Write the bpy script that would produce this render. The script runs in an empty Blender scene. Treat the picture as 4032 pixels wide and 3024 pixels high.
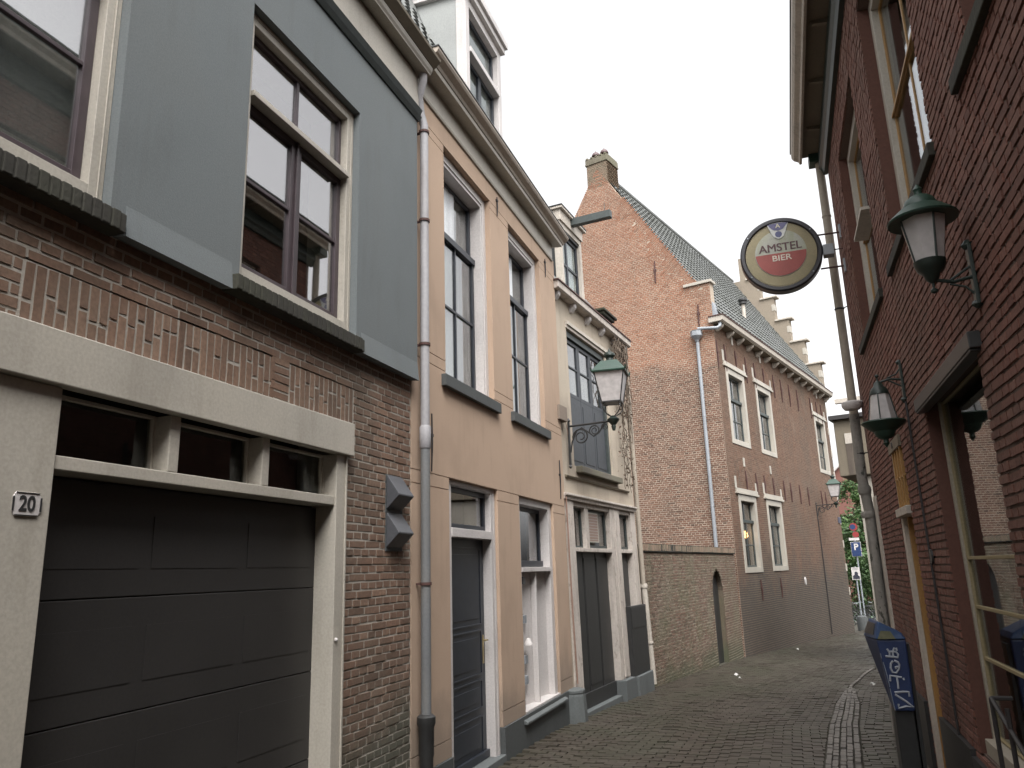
import bpy, math, random
import numpy as np
from mathutils import Vector, Matrix
R_ = random.Random(7)
scene = bpy.context.scene
col = scene.collection
SL = 0.033                       # the street falls away from the camera
def gz(y): return -SL*min(y, 46.0)

# ---------------------------------------------------------------- materials
def nodes(name):
    m = bpy.data.materials.new(name); m.use_nodes = True
    nt = m.node_tree; nt.nodes.clear()
    out = nt.nodes.new('ShaderNodeOutputMaterial')
    b = nt.nodes.new('ShaderNodeBsdfPrincipled')
    nt.links.new(b.outputs[0], out.inputs[0])
    return m, nt, b
def N(nt, t, **k):
    n = nt.nodes.new(t)
    for a, v in k.items():
        if a.startswith('i_'):
            n.inputs[int(a[2:]) if a[2:].isdigit() else a[2:].replace('_', ' ')].default_value = v
        else: setattr(n, a, v)
    return n
def c4(c): return (c[0], c[1], c[2], 1)
def mixc(nt, fac, a, b, mode='MIX'):
    n = nt.nodes.new('ShaderNodeMix'); n.data_type = 'RGBA'; n.blend_type = mode
    for i, v in ((0, fac), (6, a), (7, b)):
        if hasattr(v, 'links'): nt.links.new(v, n.inputs[i])
        elif i == 0: n.inputs[0].default_value = v
        else: n.inputs[i].default_value = c4(v)
    return n.outputs[2]
def ramp(nt, src, p):
    n = nt.nodes.new('ShaderNodeValToRGB'); nt.links.new(src, n.inputs[0])
    e = n.color_ramp.elements
    while len(e) < len(p): e.new(.5)
    for el, (q, c) in zip(e, p):
        el.position = q; el.color = c4(c) if hasattr(c, '__len__') else (c, c, c, 1)
    return n.outputs[0]
def noise(nt, scale, sc=(1, 1, 1), detail=4, rough=.55):
    tc = nt.nodes.new('ShaderNodeTexCoord'); mp = nt.nodes.new('ShaderNodeMapping')
    mp.inputs['Scale'].default_value = sc
    nt.links.new(tc.outputs['Object'], mp.inputs[0])
    n = nt.nodes.new('ShaderNodeTexNoise'); n.inputs['Scale'].default_value = scale
    n.inputs['Detail'].default_value = detail; n.inputs['Roughness'].default_value = rough
    nt.links.new(mp.outputs[0], n.inputs['Vector'])
    return n.outputs[0]
def bump(nt, b, src, strength=.3, dist=.01):
    n = nt.nodes.new('ShaderNodeBump'); n.inputs['Strength'].default_value = strength
    n.inputs['Distance'].default_value = dist
    nt.links.new(src, n.inputs['Height']); nt.links.new(n.outputs[0], b.inputs['Normal'])
def splashmix(nt, cc, z0, h, colr, amt):
    """patchy algae / splash dirt with a ragged upper edge"""
    tc = N(nt, 'ShaderNodeTexCoord'); sp = N(nt, 'ShaderNodeSeparateXYZ'); nt.links.new(tc.outputs['Object'], sp.inputs[0])
    ns = noise(nt, 1.7, (1, 1, .6), detail=7, rough=.65)
    ma = N(nt, 'ShaderNodeMath', operation='MULTIPLY_ADD'); nt.links.new(ns, ma.inputs[0]); ma.inputs[1].default_value = -h*2.4; nt.links.new(sp.outputs[2], ma.inputs[2])
    mr = N(nt, 'ShaderNodeMapRange'); nt.links.new(ma.outputs[0], mr.inputs[0])
    mr.inputs[1].default_value = z0-h*.2; mr.inputs[2].default_value = z0-h*.9; mr.inputs[3].default_value = 0; mr.inputs[4].default_value = amt
    return mixc(nt, mr.outputs[0], cc, colr)
def paint(name, c, rough=.55, dirt=(.2, .17, .12), amt=.35, big=1.3, streak=.4, bs=.15, fine=60, metal=0, var=.12, flake=None, splash=None):
    """painted / plastered surface: soft clouding, vertical streaks, fine grain"""
    m, nt, b = nodes(name)
    n1 = noise(nt, big, detail=5); n2 = noise(nt, 3.0, (3, 3, .35), detail=5); n3 = noise(nt, fine, detail=3)
    dark = tuple(v*(1-var*1.6) for v in c); lite = tuple(min(1, v*(1+var)) for v in c)
    base = ramp(nt, n1, [(.3, dark), (.7, lite)])
    f1 = ramp(nt, n1, [(.48, 0), (.78, amt)]); f2 = ramp(nt, n2, [(.5, 0), (.78, streak)])
    mx = N(nt, 'ShaderNodeMath', operation='MAXIMUM'); nt.links.new(f1, mx.inputs[0]); nt.links.new(f2, mx.inputs[1])
    cc = mixc(nt, mx.outputs[0], base, dirt)
    if flake:
        fn = noise(nt, 9, (1, 1, .45), detail=8, rough=.7)
        cc = mixc(nt, ramp(nt, fn, [(.56, 0), (.6, 1)]), cc, flake)
    if splash: cc = splashmix(nt, cc, *splash)
    gr = ramp(nt, n3, [(.3, .88), (.7, 1.06)])
    cc = mixc(nt, 1.0, cc, gr, 'MULTIPLY')
    nt.links.new(cc, b.inputs['Base Color'])
    b.inputs['Roughness'].default_value = rough; b.inputs['Metallic'].default_value = metal
    bump(nt, b, n3, bs, .004)
    return m
def brickmat(name, pal, stain=(.12, .11, .09), sa=.5, rough=.9, zpal=None, zcut=None, stscale=.9, light=None, splash=None):
    m, nt, b = nodes(name)
    at = N(nt, 'ShaderNodeAttribute', attribute_name='rnd')
    n = len(pal)
    cc = ramp(nt, at.outputs['Fac'], [(i/(n-1), pal[i]) for i in range(n)])
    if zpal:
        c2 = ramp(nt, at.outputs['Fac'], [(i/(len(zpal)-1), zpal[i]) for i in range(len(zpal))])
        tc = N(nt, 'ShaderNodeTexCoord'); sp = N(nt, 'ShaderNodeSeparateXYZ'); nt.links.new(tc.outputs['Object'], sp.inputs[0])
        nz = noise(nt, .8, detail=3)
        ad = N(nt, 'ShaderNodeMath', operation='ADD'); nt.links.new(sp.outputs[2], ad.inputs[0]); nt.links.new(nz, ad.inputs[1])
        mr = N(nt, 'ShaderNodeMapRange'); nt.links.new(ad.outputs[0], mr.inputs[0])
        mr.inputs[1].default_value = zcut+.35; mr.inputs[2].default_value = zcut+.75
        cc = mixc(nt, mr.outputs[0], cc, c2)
    n1 = noise(nt, stscale, detail=6, rough=.6); n2 = noise(nt, 1.6, (2.2, 2.2, .25), detail=5); n3 = noise(nt, 45, detail=4)
    f = ramp(nt, n1, [(.45, 0), (.72, sa)]); f2 = ramp(nt, n2, [(.52, 0), (.75, sa)])
    mx = N(nt, 'ShaderNodeMath', operation='MAXIMUM'); nt.links.new(f, mx.inputs[0]); nt.links.new(f2, mx.inputs[1])
    cc = mixc(nt, mx.outputs[0], cc, stain)
    if light:
        n4 = noise(nt, 1.1, (1, 1, .6), detail=7, rough=.65)
        cc = mixc(nt, ramp(nt, n4, [(.55, 0), (.75, .45)]), cc, light)
    if splash: cc = splashmix(nt, cc, *splash)
    cc = mixc(nt, 1.0, cc, ramp(nt, n3, [(.3, .75), (.7, 1.15)]), 'MULTIPLY')
    nt.links.new(cc, b.inputs['Base Color']); b.inputs['Roughness'].default_value = rough
    bump(nt, b, n3, .5, .004)
    return m
def flat(name, c, rough=.5, metal=0, spec=.5):
    m, nt, b = nodes(name)
    n = noise(nt, 14, detail=4)
    cc = mixc(nt, 1.0, c, ramp(nt, n, [(.3, .82), (.7, 1.12)]), 'MULTIPLY')
    nt.links.new(cc, b.inputs['Base Color'])
    b.inputs['Roughness'].default_value = rough; b.inputs['Metallic'].default_value = metal
    b.inputs['Specular IOR Level'].default_value = spec
    return m
def glassmat(name, ior=1.9, tint=(.8, .82, .86), wob=.012):
    m = bpy.data.materials.new(name); m.use_nodes = True; nt = m.node_tree; nt.nodes.clear()
    out = N(nt, 'ShaderNodeOutputMaterial'); mix = N(nt, 'ShaderNodeMixShader')
    tr = N(nt, 'ShaderNodeBsdfTransparent'); gl = N(nt, 'ShaderNodeBsdfGlossy'); fr = N(nt, 'ShaderNodeFresnel')
    tr.inputs[0].default_value = (.78, .8, .78, 1); gl.inputs[0].default_value = c4(tint); gl.inputs['Roughness'].default_value = .015
    ge = N(nt, 'ShaderNodeNewGeometry'); mi = N(nt, 'ShaderNodeMix', data_type='FLOAT')
    mi.inputs[2].default_value = ior; mi.inputs[3].default_value = 1/ior
    nt.links.new(ge.outputs['Backfacing'], mi.inputs[0]); nt.links.new(mi.outputs[0], fr.inputs[0])
    bp = N(nt, 'ShaderNodeBump'); bp.inputs['Strength'].default_value = wob; bp.inputs['Distance'].default_value = .05
    nt.links.new(noise(nt, 2.0, detail=1), bp.inputs['Height']); nt.links.new(bp.outputs[0], gl.inputs['Normal'])
    nt.links.new(fr.outputs[0], mix.inputs[0]); nt.links.new(tr.outputs[0], mix.inputs[1]); nt.links.new(gl.outputs[0], mix.inputs[2])
    nt.links.new(mix.outputs[0], out.inputs[0]); return m
M = {}
M['cream'] = paint('cream_paint', (.43, .395, .34), .45, amt=.25, streak=.28)
M['cream_dirty'] = paint('weathered_cream_paint', (.50, .45, .39), .7, amt=.4, streak=.55, dirt=(.24, .21, .17), bs=.4, fine=30)
M['cream_peel'] = paint('peeling_cream_paint', (.54, .48, .43), .75, amt=.45, streak=.55, dirt=(.22, .19, .15), flake=(.36, .31, .27), bs=.5, fine=30)
M['white'] = paint('white_paint', (.56, .525, .51), .5, amt=.2, streak=.2)
M['stucco_grey'] = paint('grey_stucco', (.144, .160, .164), .85, dirt=(.115, .12, .115), amt=.45, streak=.45, bs=.35, fine=120, var=.07)
M['stucco_orange'] = paint('apricot_stucco', (.465, .335, .245), .85, dirt=(.33, .24, .175), amt=.5, streak=.45, bs=.3, fine=120, var=.09, splash=(.1, .45, (.24, .19, .15), .65))
M['stucco_cream'] = paint('cream_stucco', (.46, .39, .31), .9, dirt=(.25, .225, .18), amt=.6, streak=.55, bs=.5, fine=50, var=.14)
M['bluestone'] = paint('blue_stone', (.12, .13, .13), .7, dirt=(.06, .065, .06), amt=.5, bs=.3, fine=40)
M['dark_stone'] = paint('dark_grey_stone', (.075, .08, .08), .7, dirt=(.04, .045, .04), amt=.5, bs=.3, fine=40)
M['moss_stone'] = paint('mossy_dark_brick_sill', (.034, .031, .025), .95, dirt=(.05, .055, .03), amt=.6, bs=1.0, fine=28)
M['black'] = flat('black_paint', (.028, .028, .028), .45)
M['iron'] = flat('dark_iron', (.03, .026, .026), .6)
M['rust'] = flat('rusty_iron', (.075, .035, .03), .8)
M['garage'] = paint('dark_brown_garage_paint', (.027, .025, .024), .5, dirt=(.034, .031, .028), amt=.3, streak=.2, bs=.08)
M['aub'] = flat('aubergine_sash_paint', (.055, .040, .045), .4)
M['navy'] = flat('navy_black_paint', (.020, .024, .032), .42)
M['greygreen'] = flat('dark_green_grey_paint', (.05, .06, .058), .5)
M['lead'] = paint('grey_zinc', (.30, .32, .345), .5, dirt=(.17, .17, .17), amt=.4, metal=.15)
M['pipe_tan'] = paint('weathered_beige_pipe', (.36, .31, .25), .7, dirt=(.13, .12, .10), amt=.6, bs=.4, fine=30)
M['pipe_dirty'] = paint('algae_stained_pipe', (.28, .26, .235), .8, dirt=(.05, .055, .045), amt=.95, streak=.9, bs=.4, fine=30, flake=(.06, .06, .05))
M['pipe_grey'] = paint('peeling_grey_pipe', (.33, .32, .33), .6, dirt=(.16, .12, .1), amt=.4, streak=.4, bs=.3, fine=30)
M['green_metal'] = paint('green_lamp_paint', (.018, .050, .034), .45, dirt=(.02, .03, .025), amt=.4)
M['black_green'] = flat('black_green_metal', (.016, .026, .021), .45)
M['ochre'] = paint('ochre_wood', (.36, .20, .065), .55, dirt=(.16, .09, .04), amt=.5)
M['olive'] = paint('olive_brown_boards', (.17, .14, .10), .7, dirt=(.09, .085, .06), amt=.5)
M['reveal_red'] = paint('red_brown_reveal', (.115, .05, .036), .9, dirt=(.07, .036, .028), amt=.5, bs=.6, fine=40)
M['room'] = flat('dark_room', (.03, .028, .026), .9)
M['sign_plate_blue'] = flat('dull_blue_plate', (.06, .065, .10), .5)
M['curtain'] = paint('white_curtain', (.78, .80, .82), .9, dirt=(.45, .46, .47), amt=.2, streak=.5, big=.5)
M['curtain2'] = paint('grey_green_curtain', (.22, .225, .2), .9, dirt=(.15, .155, .14), amt=.2, streak=.5)
M['glass'] = glassmat('window_glass', 2.9, (.86, .85, .87), .006)
M['glass_a'] = glassmat('sky_reflecting_glass', 3.8, (.88, .86, .88), .005)
M['glass_b'] = glassmat('plain_window_glass', 1.5)
M['glass_r'] = glassmat('pub_window_glass', 1.6, (.85, .87, .9), .004)
M['frost'] = flat('frosted_lamp_glass', (.5, .47, .46), .35)
M['mort_a'] = paint('pale_mortar', (.38, .345, .30), .95, dirt=(.15, .14, .11), amt=.7, bs=.7, fine=70)
M['mort_e'] = paint('grey_mortar', (.36, .31, .24), .95, dirt=(.17, .165, .11), amt=.6, bs=.7, fine=50)
M['mort_g'] = paint('light_mortar', (.43, .355, .28), .95, dirt=(.3, .25, .2), amt=.4, bs=.5, fine=70)
M['mort_d'] = paint('brown_mortar', (.21, .16, .115), .95, dirt=(.10, .085, .065), amt=.7, bs=.5, fine=70)
M['mort_r'] = paint('dark_mortar', (.12, .08, .065), .95, dirt=(.06, .05, .04), amt=.6, bs=.5, fine=70)
M['br_a'] = brickmat('old_brown_brick', [(.125, .072, .047), (.195, .115, .077), (.157, .092, .061), (.235, .145, .098)], (.095, .085, .065), .6, light=(.27, .215, .17), splash=(.2, .55, (.07, .075, .055), .8))
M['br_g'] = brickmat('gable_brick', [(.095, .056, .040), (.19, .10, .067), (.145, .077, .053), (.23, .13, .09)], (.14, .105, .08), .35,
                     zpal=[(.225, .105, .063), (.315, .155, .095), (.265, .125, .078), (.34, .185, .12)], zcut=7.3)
M['br_top'] = brickmat('weathered_chimney_brick', [(.17, .13, .09), (.25, .17, .12), (.20, .16, .115)], (.13, .125, .085), .6)
M['br_d'] = brickmat('street_front_brick', [(.105, .056, .035), (.158, .084, .054), (.13, .07, .045), (.18, .102, .067)], (.085, .068, .052), .75, light=(.215, .17, .135), stscale=.5, splash=(.2, 1.9, (.062, .055, .047), .85))
M['br_e'] = brickmat('mossy_garden_brick', [(.10, .07, .05), (.18, .11, .078), (.14, .085, .062), (.21, .155, .115)], (.13, .125, .075), .8, light=(.27, .24, .19), stscale=1.4, splash=(-.6, .5, (.07, .08, .045), .7))
M['br_r'] = brickmat('pub_red_brick', [(.125, .050, .036), (.185, .075, .053), (.152, .061, .043), (.21, .096, .07)], (.095, .066, .048), .5, light=(.215, .16, .135), stscale=.7)
M['clay'] = flat('clay_pots', (.10, .06, .06), .6)
M['pave'] = brickmat('street_clinkers', [(.036, .029, .021), (.056, .045, .033), (.045, .036, .027), (.068, .057, .044)], (.040, .042, .024), .85, rough=.5, light=(.105, .092, .076), stscale=.9)
M['cobble'] = brickmat('gutter_setts', [(.12, .11, .10), (.19, .172, .155), (.15, .137, .125)], (.075, .07, .055), .5, rough=.65)
M['soil'] = paint('joint_soil', (.04, .034, .024), .95, dirt=(.045, .05, .025), amt=.7, bs=.8, fine=50)
M['tile'] = paint('grey_pantile', (.15, .155, .15), .6, dirt=(.085, .09, .075), amt=.5, big=2.5, streak=.5, bs=.4, fine=30, var=.22)
M['bark'] = flat('bark', (.10, .075, .055), .9)
M['leaf'] = brickmat('leaves', [(.018, .04, .010), (.04, .085, .02), (.085, .15, .035)], (.03, .07, .02), .15, rough=.6)

# ---------------------------------------------------------------- mesh helper
class MB:
    def __init__(s, flip=False): s.v = []; s.f = []; s.m = []; s.a = []; s.flip = flip; s.mi = 0; s.useatt = False; s.rv = .5
    def add(s, vs, fs, m=None):
        b = len(s.v); k = -1 if s.flip else 1
        s.v += [(k*x, y, z) for x, y, z in vs]
        for f in fs:
            f = [b+i for i in f]
            if s.flip: f.reverse()
            s.f.append(f); s.m.append(s.mi if m is None else m); s.a.append(s.rv)
    def box(s, s0, s1, o0, o1, z0, z1, m=None):
        if s1 < s0: s0, s1 = s1, s0
        if o1 < o0: o0, o1 = o1, o0
        if z1 < z0: z0, z1 = z1, z0
        s.add([(o0, s0, z0), (o1, s0, z0), (o1, s1, z0), (o0, s1, z0), (o0, s0, z1), (o1, s0, z1), (o1, s1, z1), (o0, s1, z1)],
              [(0, 3, 2, 1), (4, 5, 6, 7), (0, 1, 5, 4), (1, 2, 6, 5), (2, 3, 7, 6), (3, 0, 4, 7)], m)
        return s
    def hexa(s, p, m=None):
        """8 corners ordered like box: bottom ring 0-3 then top ring 4-7 as (x,y,z)"""
        s.add(p, [(0, 3, 2, 1), (4, 5, 6, 7), (0, 1, 5, 4), (1, 2, 6, 5), (2, 3, 7, 6), (3, 0, 4, 7)], m); return s
    def profile(s, poly, s0, s1, m=None):
        """(o,z) outline (counter-clockwise seen from -s) extruded along s"""
        n = len(poly)
        A = sum(poly[i][0]*poly[(i+1) % n][1]-poly[(i+1) % n][0]*poly[i][1] for i in range(n))
        if A < 0: poly = poly[::-1]
        v = [(o, s0, z) for o, z in poly]+[(o, s1, z) for o, z in poly]
        f = [tuple(range(n)), tuple(range(2*n-1, n-1, -1))]
        f += [((i+1) % n, i, i+n, (i+1) % n+n) for i in range(n)]
        s.add(v, f, m); return s
    def plate(s, poly, o0, o1, m=None):
        """(s,z) outline extruded along o"""
        n = len(poly)
        A = sum(poly[i][0]*poly[(i+1) % n][1]-poly[(i+1) % n][0]*poly[i][1] for i in range(n))
        if A < 0: poly = poly[::-1]
        if o1 < o0: o0, o1 = o1, o0
        v = [(o1, a, z) for a, z in poly]+[(o0, a, z) for a, z in poly]
        f = [tuple(range(n)), tuple(range(2*n-1, n-1, -1))]
        f += [((i+1) % n, i, i+n, (i+1) % n+n) for i in range(n)]
        s.add(v, f, m); return s
    def tube(s, pts, r, seg=8, m=None, cap=True):
        pts = [Vector(p) for p in pts]; rr = r if hasattr(r, '__len__') else [r]*len(pts)
        vs = []; up = None
        for i, p in enumerate(pts):
            d = (pts[min(i+1, len(pts)-1)]-pts[max(i-1, 0)]).normalized()
            if up is None: up = Vector((0, 0, 1)) if abs(d.z) < .9 else Vector((1, 0, 0))
            a = (up-d*up.dot(d)).normalized(); b = d.cross(a); up = a
            for k in range(seg):
                t = 2*math.pi*k/seg; q = p+(a*math.cos(t)+b*math.sin(t))*rr[i]; vs.append(tuple(q))
        fs = []
        for i in range(len(pts)-1):
            for k in range(seg):
                k2 = (k+1) % seg; fs.append((i*seg+k, i*seg+k2, (i+1)*seg+k2, (i+1)*seg+k))
        if cap: fs.append(tuple(range(seg-1, -1, -1))); fs.append(tuple((len(pts)-1)*seg+k for k in range(seg)))
        s.add(vs, fs, m); return s
    def lathe(s, prof, c=(0, 0, 0), seg=24, m=None, rot=0):
        """prof: list of (r,z) bottom to top"""
        vs = []; fs = []
        for r, z in prof:
            for k in range(seg):
                t = 2*math.pi*k/seg+rot; vs.append((c[0]+max(r, 1e-4)*math.cos(t), c[1]+max(r, 1e-4)*math.sin(t), c[2]+z))
        for i in range(len(prof)-1):
            for k in range(seg):
                k2 = (k+1) % seg; fs.append((i*seg+k, i*seg+k2, (i+1)*seg+k2, (i+1)*seg+k))
        fs.append(tuple(range(seg-1, -1, -1))); fs.append(tuple((len(prof)-1)*seg+k for k in range(seg)))
        s.add(vs, fs, m); return s
    def build(s, name, mats, parent=None, bevel=0, smooth=False):
        me = bpy.data.meshes.new(name); me.from_pydata(s.v, [], s.f)
        if not isinstance(mats, (list, tuple)): mats = [mats]
        for m in mats: me.materials.append(m)
        if len(mats) > 1: me.polygons.foreach_set('material_index', s.m)
        if s.useatt:
            at = me.attributes.new('rnd', 'FLOAT', 'FACE'); at.data.foreach_set('value', s.a)
        if smooth: me.polygons.foreach_set('use_smooth', [True]*len(s.f))
        me.update()
        o = bpy.data.objects.new(name, me); col.objects.link(o)
        if parent: o.parent = parent
        if bevel:
            b = o.modifiers.new('bevel', 'BEVEL'); b.width = bevel; b.segments = 2; b.limit_method = 'ANGLE'; b.angle_limit = math.radians(50)
        if smooth:
            e = o.modifiers.new('es', 'EDGE_SPLIT'); e.split_angle = math.radians(40)
        return o
def tag(o, label=None, cat=None, group=None, kind=None):
    if label: o['label'] = label
    if cat: o['category'] = cat
    if group: o['group'] = group
    if kind: o['kind'] = kind
    return o
def empty(name, loc=(0, 0, 0), rz=0, parent=None):
    o = bpy.data.objects.new(name, None); col.objects.link(o); o.location = loc; o.rotation_euler = (0, 0, rz)
    o.empty_display_size = .2
    if parent: o.parent = parent
    return o
def copy_tree(o, parent=None):
    c = o.copy(); col.objects.link(c)
    if parent: c.parent = parent
    for ch in o.children: copy_tree(ch, c)
    return c

# ---------------------------------------------------------------- wall helpers
def sub(iv, a, b):
    out = []
    for x0, x1 in iv:
        if b <= x0 or a >= x1: out.append((x0, x1))
        else:
            if a > x0: out.append((x0, a))
            if b < x1: out.append((b, x1))
    return out
def wall_slab(mb, s0, s1, z0, z1, o0, o1, holes, m=None):
    S = sorted({s0, s1, *[min(max(h[0], s0), s1) for h in holes], *[min(max(h[1], s0), s1) for h in holes]})
    for a, b in zip(S[:-1], S[1:]):
        mid = (a+b)/2; iv = [(z0, z1)]
        for h in holes:
            if h[0] < mid < h[1]: iv = sub(iv, h[2], h[3])
        for q0, q1 in iv: mb.box(a, b, o0, o1, q0, q1, m)
class Bricks:
    """individual bricks in local wall coordinates, built with numpy into one mesh"""
    def __init__(s, flip=False, seed=1): s.q = []; s.r = np.random.default_rng(seed); s.flip = flip; s.rects = []
    def piece(s, cs, cz, w, h, ang=0., o=0., rnd=None): s.q.append((cs, cz, w, h, ang, o, s.r.random() if rnd is None else rnd))
    def rows(s, z0, z1, row, L=.212, H=.046, J=.011, o=0., skip=None, mort=True):
        z = z0; k = 0
        while z < z1-.01:
            zt = min(z+H, z1); zc = (z+zt)/2
            for a, b in row(zc):
                if mort: s.rects.append((a, b, z-J/2, zt+J/2, o))
                kind = k % 2
                unit = [L, ] if kind == 0 else [L/2-J/2, ]
                if k % 4 == 2: ph = L/2
                elif kind == 1: ph = L/4
                else: ph = 0
                step = unit[0]+J
                x = math.floor((a-ph)/step)*step+ph
                while x < b:
                    x0 = max(x, a+J/2); x1 = min(x+unit[0], b-J/2)
                    if x1-x0 > .02:
                        c = (x0+x1)/2
                        if not (skip and skip(c, zc)):
                            s.piece(c, zc+s.r.normal()*.0008, x1-x0, zt-z, s.r.normal()*.004, o)
                    x += step
            z += H+J; k += 1
    def build(s, name, mats, parent, jit=.002, depth=.02, mortdepth=.0045):
        q = np.array(s.q); n = len(q)
        cs, cz, w, h, an, o, rn = q.T
        w = w*(1-.02*s.r.random(n)); h = h*(1-.07*s.r.random(n)); cz = cz+.0035*np.sin(cs*1.9+cz*2.3)+.002*np.sin(cs*5.1+cz*7)
        ca, sa = np.cos(an), np.sin(an)
        V = np.zeros((n, 8, 3)); jo = (s.r.random(n)*2-1)*jit
        for i, (u, v) in enumerate(((-1, -1), (1, -1), (1, 1), (-1, 1))):
            for lay in (0, 1):
                inset = 0 if lay == 0 else .0015
                du = u*(w/2-inset)+s.r.normal(size=n)*.0012; dv = v*(h/2-inset)+s.r.normal(size=n)*.0012
                V[:, i+4*lay, 1] = cs+du*ca-dv*sa; V[:, i+4*lay, 2] = cz+du*sa+dv*ca
                V[:, i+4*lay, 0] = o-depth if lay == 0 else o+jo+(s.r.random(n)-.5)*.0014
        F = np.array([[4, 5, 6, 7], [0, 1, 5, 4], [1, 2, 6, 5], [2, 3, 7, 6], [3, 0, 4, 7]])
        faces = (np.arange(n)[:, None, None]*8+F[None]).reshape(-1, 4)
        V = V.reshape(-1, 3); mat = np.zeros(len(faces), int); att = np.repeat(rn, 5)
        if s.rects:
            r = np.array(s.rects); k = len(r); W = np.zeros((k, 4, 3))
            for i, (a, b) in enumerate(((0, 2), (1, 2), (1, 3), (0, 3))): W[:, i, 1] = r[:, a]; W[:, i, 2] = r[:, b]; W[:, i, 0] = r[:, 4]-mortdepth
            F2 = (len(V)+np.arange(k)[:, None]*4+np.arange(4)[None])
            V = np.vstack([V, W.reshape(-1, 3)]); faces = np.vstack([faces, F2]); mat = np.concatenate([mat, np.ones(k, int)]); att = np.concatenate([att, np.full(k, .5)])
        if s.flip: V[:, 0] *= -1; faces = faces[:, ::-1]
        me = bpy.data.meshes.new(name); me.vertices.add(len(V)); me.vertices.foreach_set('co', V.ravel())
        me.loops.add(faces.size); me.loops.foreach_set('vertex_index', faces.ravel().astype(np.int32))
        me.polygons.add(len(faces)); me.polygons.foreach_set('loop_start', (np.arange(len(faces))*4).astype(np.int32))
        for m in mats: me.materials.append(m)
        me.polygons.foreach_set('material_index', mat.astype(np.int32))
        at = me.attributes.new('rnd', 'FLOAT', 'FACE'); at.data.foreach_set('value', att.astype(np.float32))
        me.update(calc_edges=True); me.validate(); me.shade_flat()
        ob = bpy.data.objects.new(name, me); col.objects.link(ob); ob.parent = parent
        return ob
def rowrect(s0, s1, holes):
    def f(z):
        iv = [(s0, s1)]
        for h in holes:
            if h[2] < z < h[3]: iv = sub(iv, h[0], h[1])
        return iv
    return f
def framebox(mb, s0, s1, z0, z1, o0, o1, w, wb=None, m=None):
    """rectangular frame butted end to end: posts full height, rails between"""
    wb = w if wb is None else wb
    mb.box(s0, s0+w, o0, o1, z0, z1, m); mb.box(s1-w, s1, o0, o1, z0, z1, m)
    mb.box(s0+w, s1-w, o0, o1, z1-w, z1, m); mb.box(s0+w, s1-w, o0, o1, z0, z0+wb, m)
def sashlight(mb, gl, s0, s1, z0, z1, o, st=.05, vb=(), hb=(), bw=.025, d=.035):
    framebox(mb, s0, s1, z0, z1, o-d, o, st)
    zz = sorted(hb)
    for z in zz: mb.box(s0+st, s1-st, o-d+.006, o-.003, z-bw/2, z+bw/2)
    edges = [z0+st]+[x for z in zz for x in (z-bw/2, z+bw/2)]+[z1-st]
    for v in vb:
        for a, b in zip(edges[::2], edges[1::2]): mb.box(v-bw/2, v+bw/2, o-d+.006, o-.004, a, b)
    gl.box(s0+st-.005, s1-st+.005, o-d+.010, o-d+.014, z0+st-.005, z1-st+.005)
def curtain(mb, s0, s1, z0, z1, o, amp=.02, wl=.09):
    n = max(6, int((s1-s0)/wl*8)); v = []
    for i in range(n+1):
        x = s0+(s1-s0)*i/n; oo = o+amp*math.sin(i*2*math.pi/8)+R_.uniform(-.003, .003)
        v += [(oo, x, z0), (oo+R_.uniform(-.004, .004), x, z1)]
    mb.add(v, [(2*i, 2*i+2, 2*i+3, 2*i+1) for i in range(n)])

# ================================================================ A: grey and brick house with the garage
XA = -2.95
A = empty('garage_house', (XA, 3.5, gz(3.5)))
tag(A, 'house with grey stucco above brown brick and a wide dark garage door', 'house')
Ai = Matrix.Translation((0, -3.5, -gz(3.5)))
def sh(parent, dy, dz):
    """put a part's mesh so that it can be written in facade coordinates"""
    for ch in parent.children:
        if not ch.get('_s'):
            ch.location = (0, dy, dz); ch['_s'] = 1
garH = (2.10, 4.82, -1, 2.70)
w2H = (3.508, 4.844, 3.345, 5.247); w1H = (1.235, 2.571, 3.345, 5.247)
aS0, aS1 = -32.0, 5.88
mb = MB(); wall_slab(mb, aS0, aS1, -.4, 3.245, -.40, -.02, [garH]); wall_slab(mb, aS0, aS1, 3.245, 6.0, -.40, -.02, [w1H, w2H])
mb.box(aS0, aS1, -7, -.41, -.4, 6.25, 1)
mb.build('wall_core', [M['mort_a'], M['room']], A)
bk = Bricks(seed=3)
sold = (2.22, 4.93, 2.70, 2.982)
bk.rows(-.3, 3.25, rowrect(.3, 5.872, [garH, sold]), H=.047, J=.0115)
x = sold[0]+.006
while x < sold[1]-.03:
    if 3.93 < x < 4.12:
        for i in range(5): bk.piece(4.03, 2.732+i*.0565, .185, .045, R_.uniform(-.02, .02))
        x = 4.135; continue
    z = sold[2]+.004; two = R_.random() < .75
    k = R_.choice([.33, .66, .5]); H = .272
    if two:
        bk.piece(x+.026, z+H*k/2-.003, .045, H*k-.008, R_.uniform(-.02, .02)); bk.piece(x+.026, z+H*k+H*(1-k)/2, .045, H*(1-k)-.008, R_.uniform(-.02, .02))
    else: bk.piece(x+.026, z+H/2, .045, H-.008, R_.uniform(-.02, .02))
    x += .0565
bk.rects.append((sold[0], sold[1], sold[2], sold[3], 0))
bk.build('brick_facing', [M['br_a'], M['mort_a']], A, jit=.0022, mortdepth=.0042)
mb = MB(); wall_slab(mb, aS0, aS1, 3.343, 5.84, -.02, .06, [w1H, w2H])
# flared foot of the stucco between the stone sills
for a, b in ((-32, 1.20), (2.66, 3.44), (4.91, aS1)):
    mb.profile([(-.02, 3.255), (.078, 3.245), (.0605, 3.41), (-.02, 3.41)], a, b)
mb.build('stucco_front', M['stucco_grey'], A)
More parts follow.
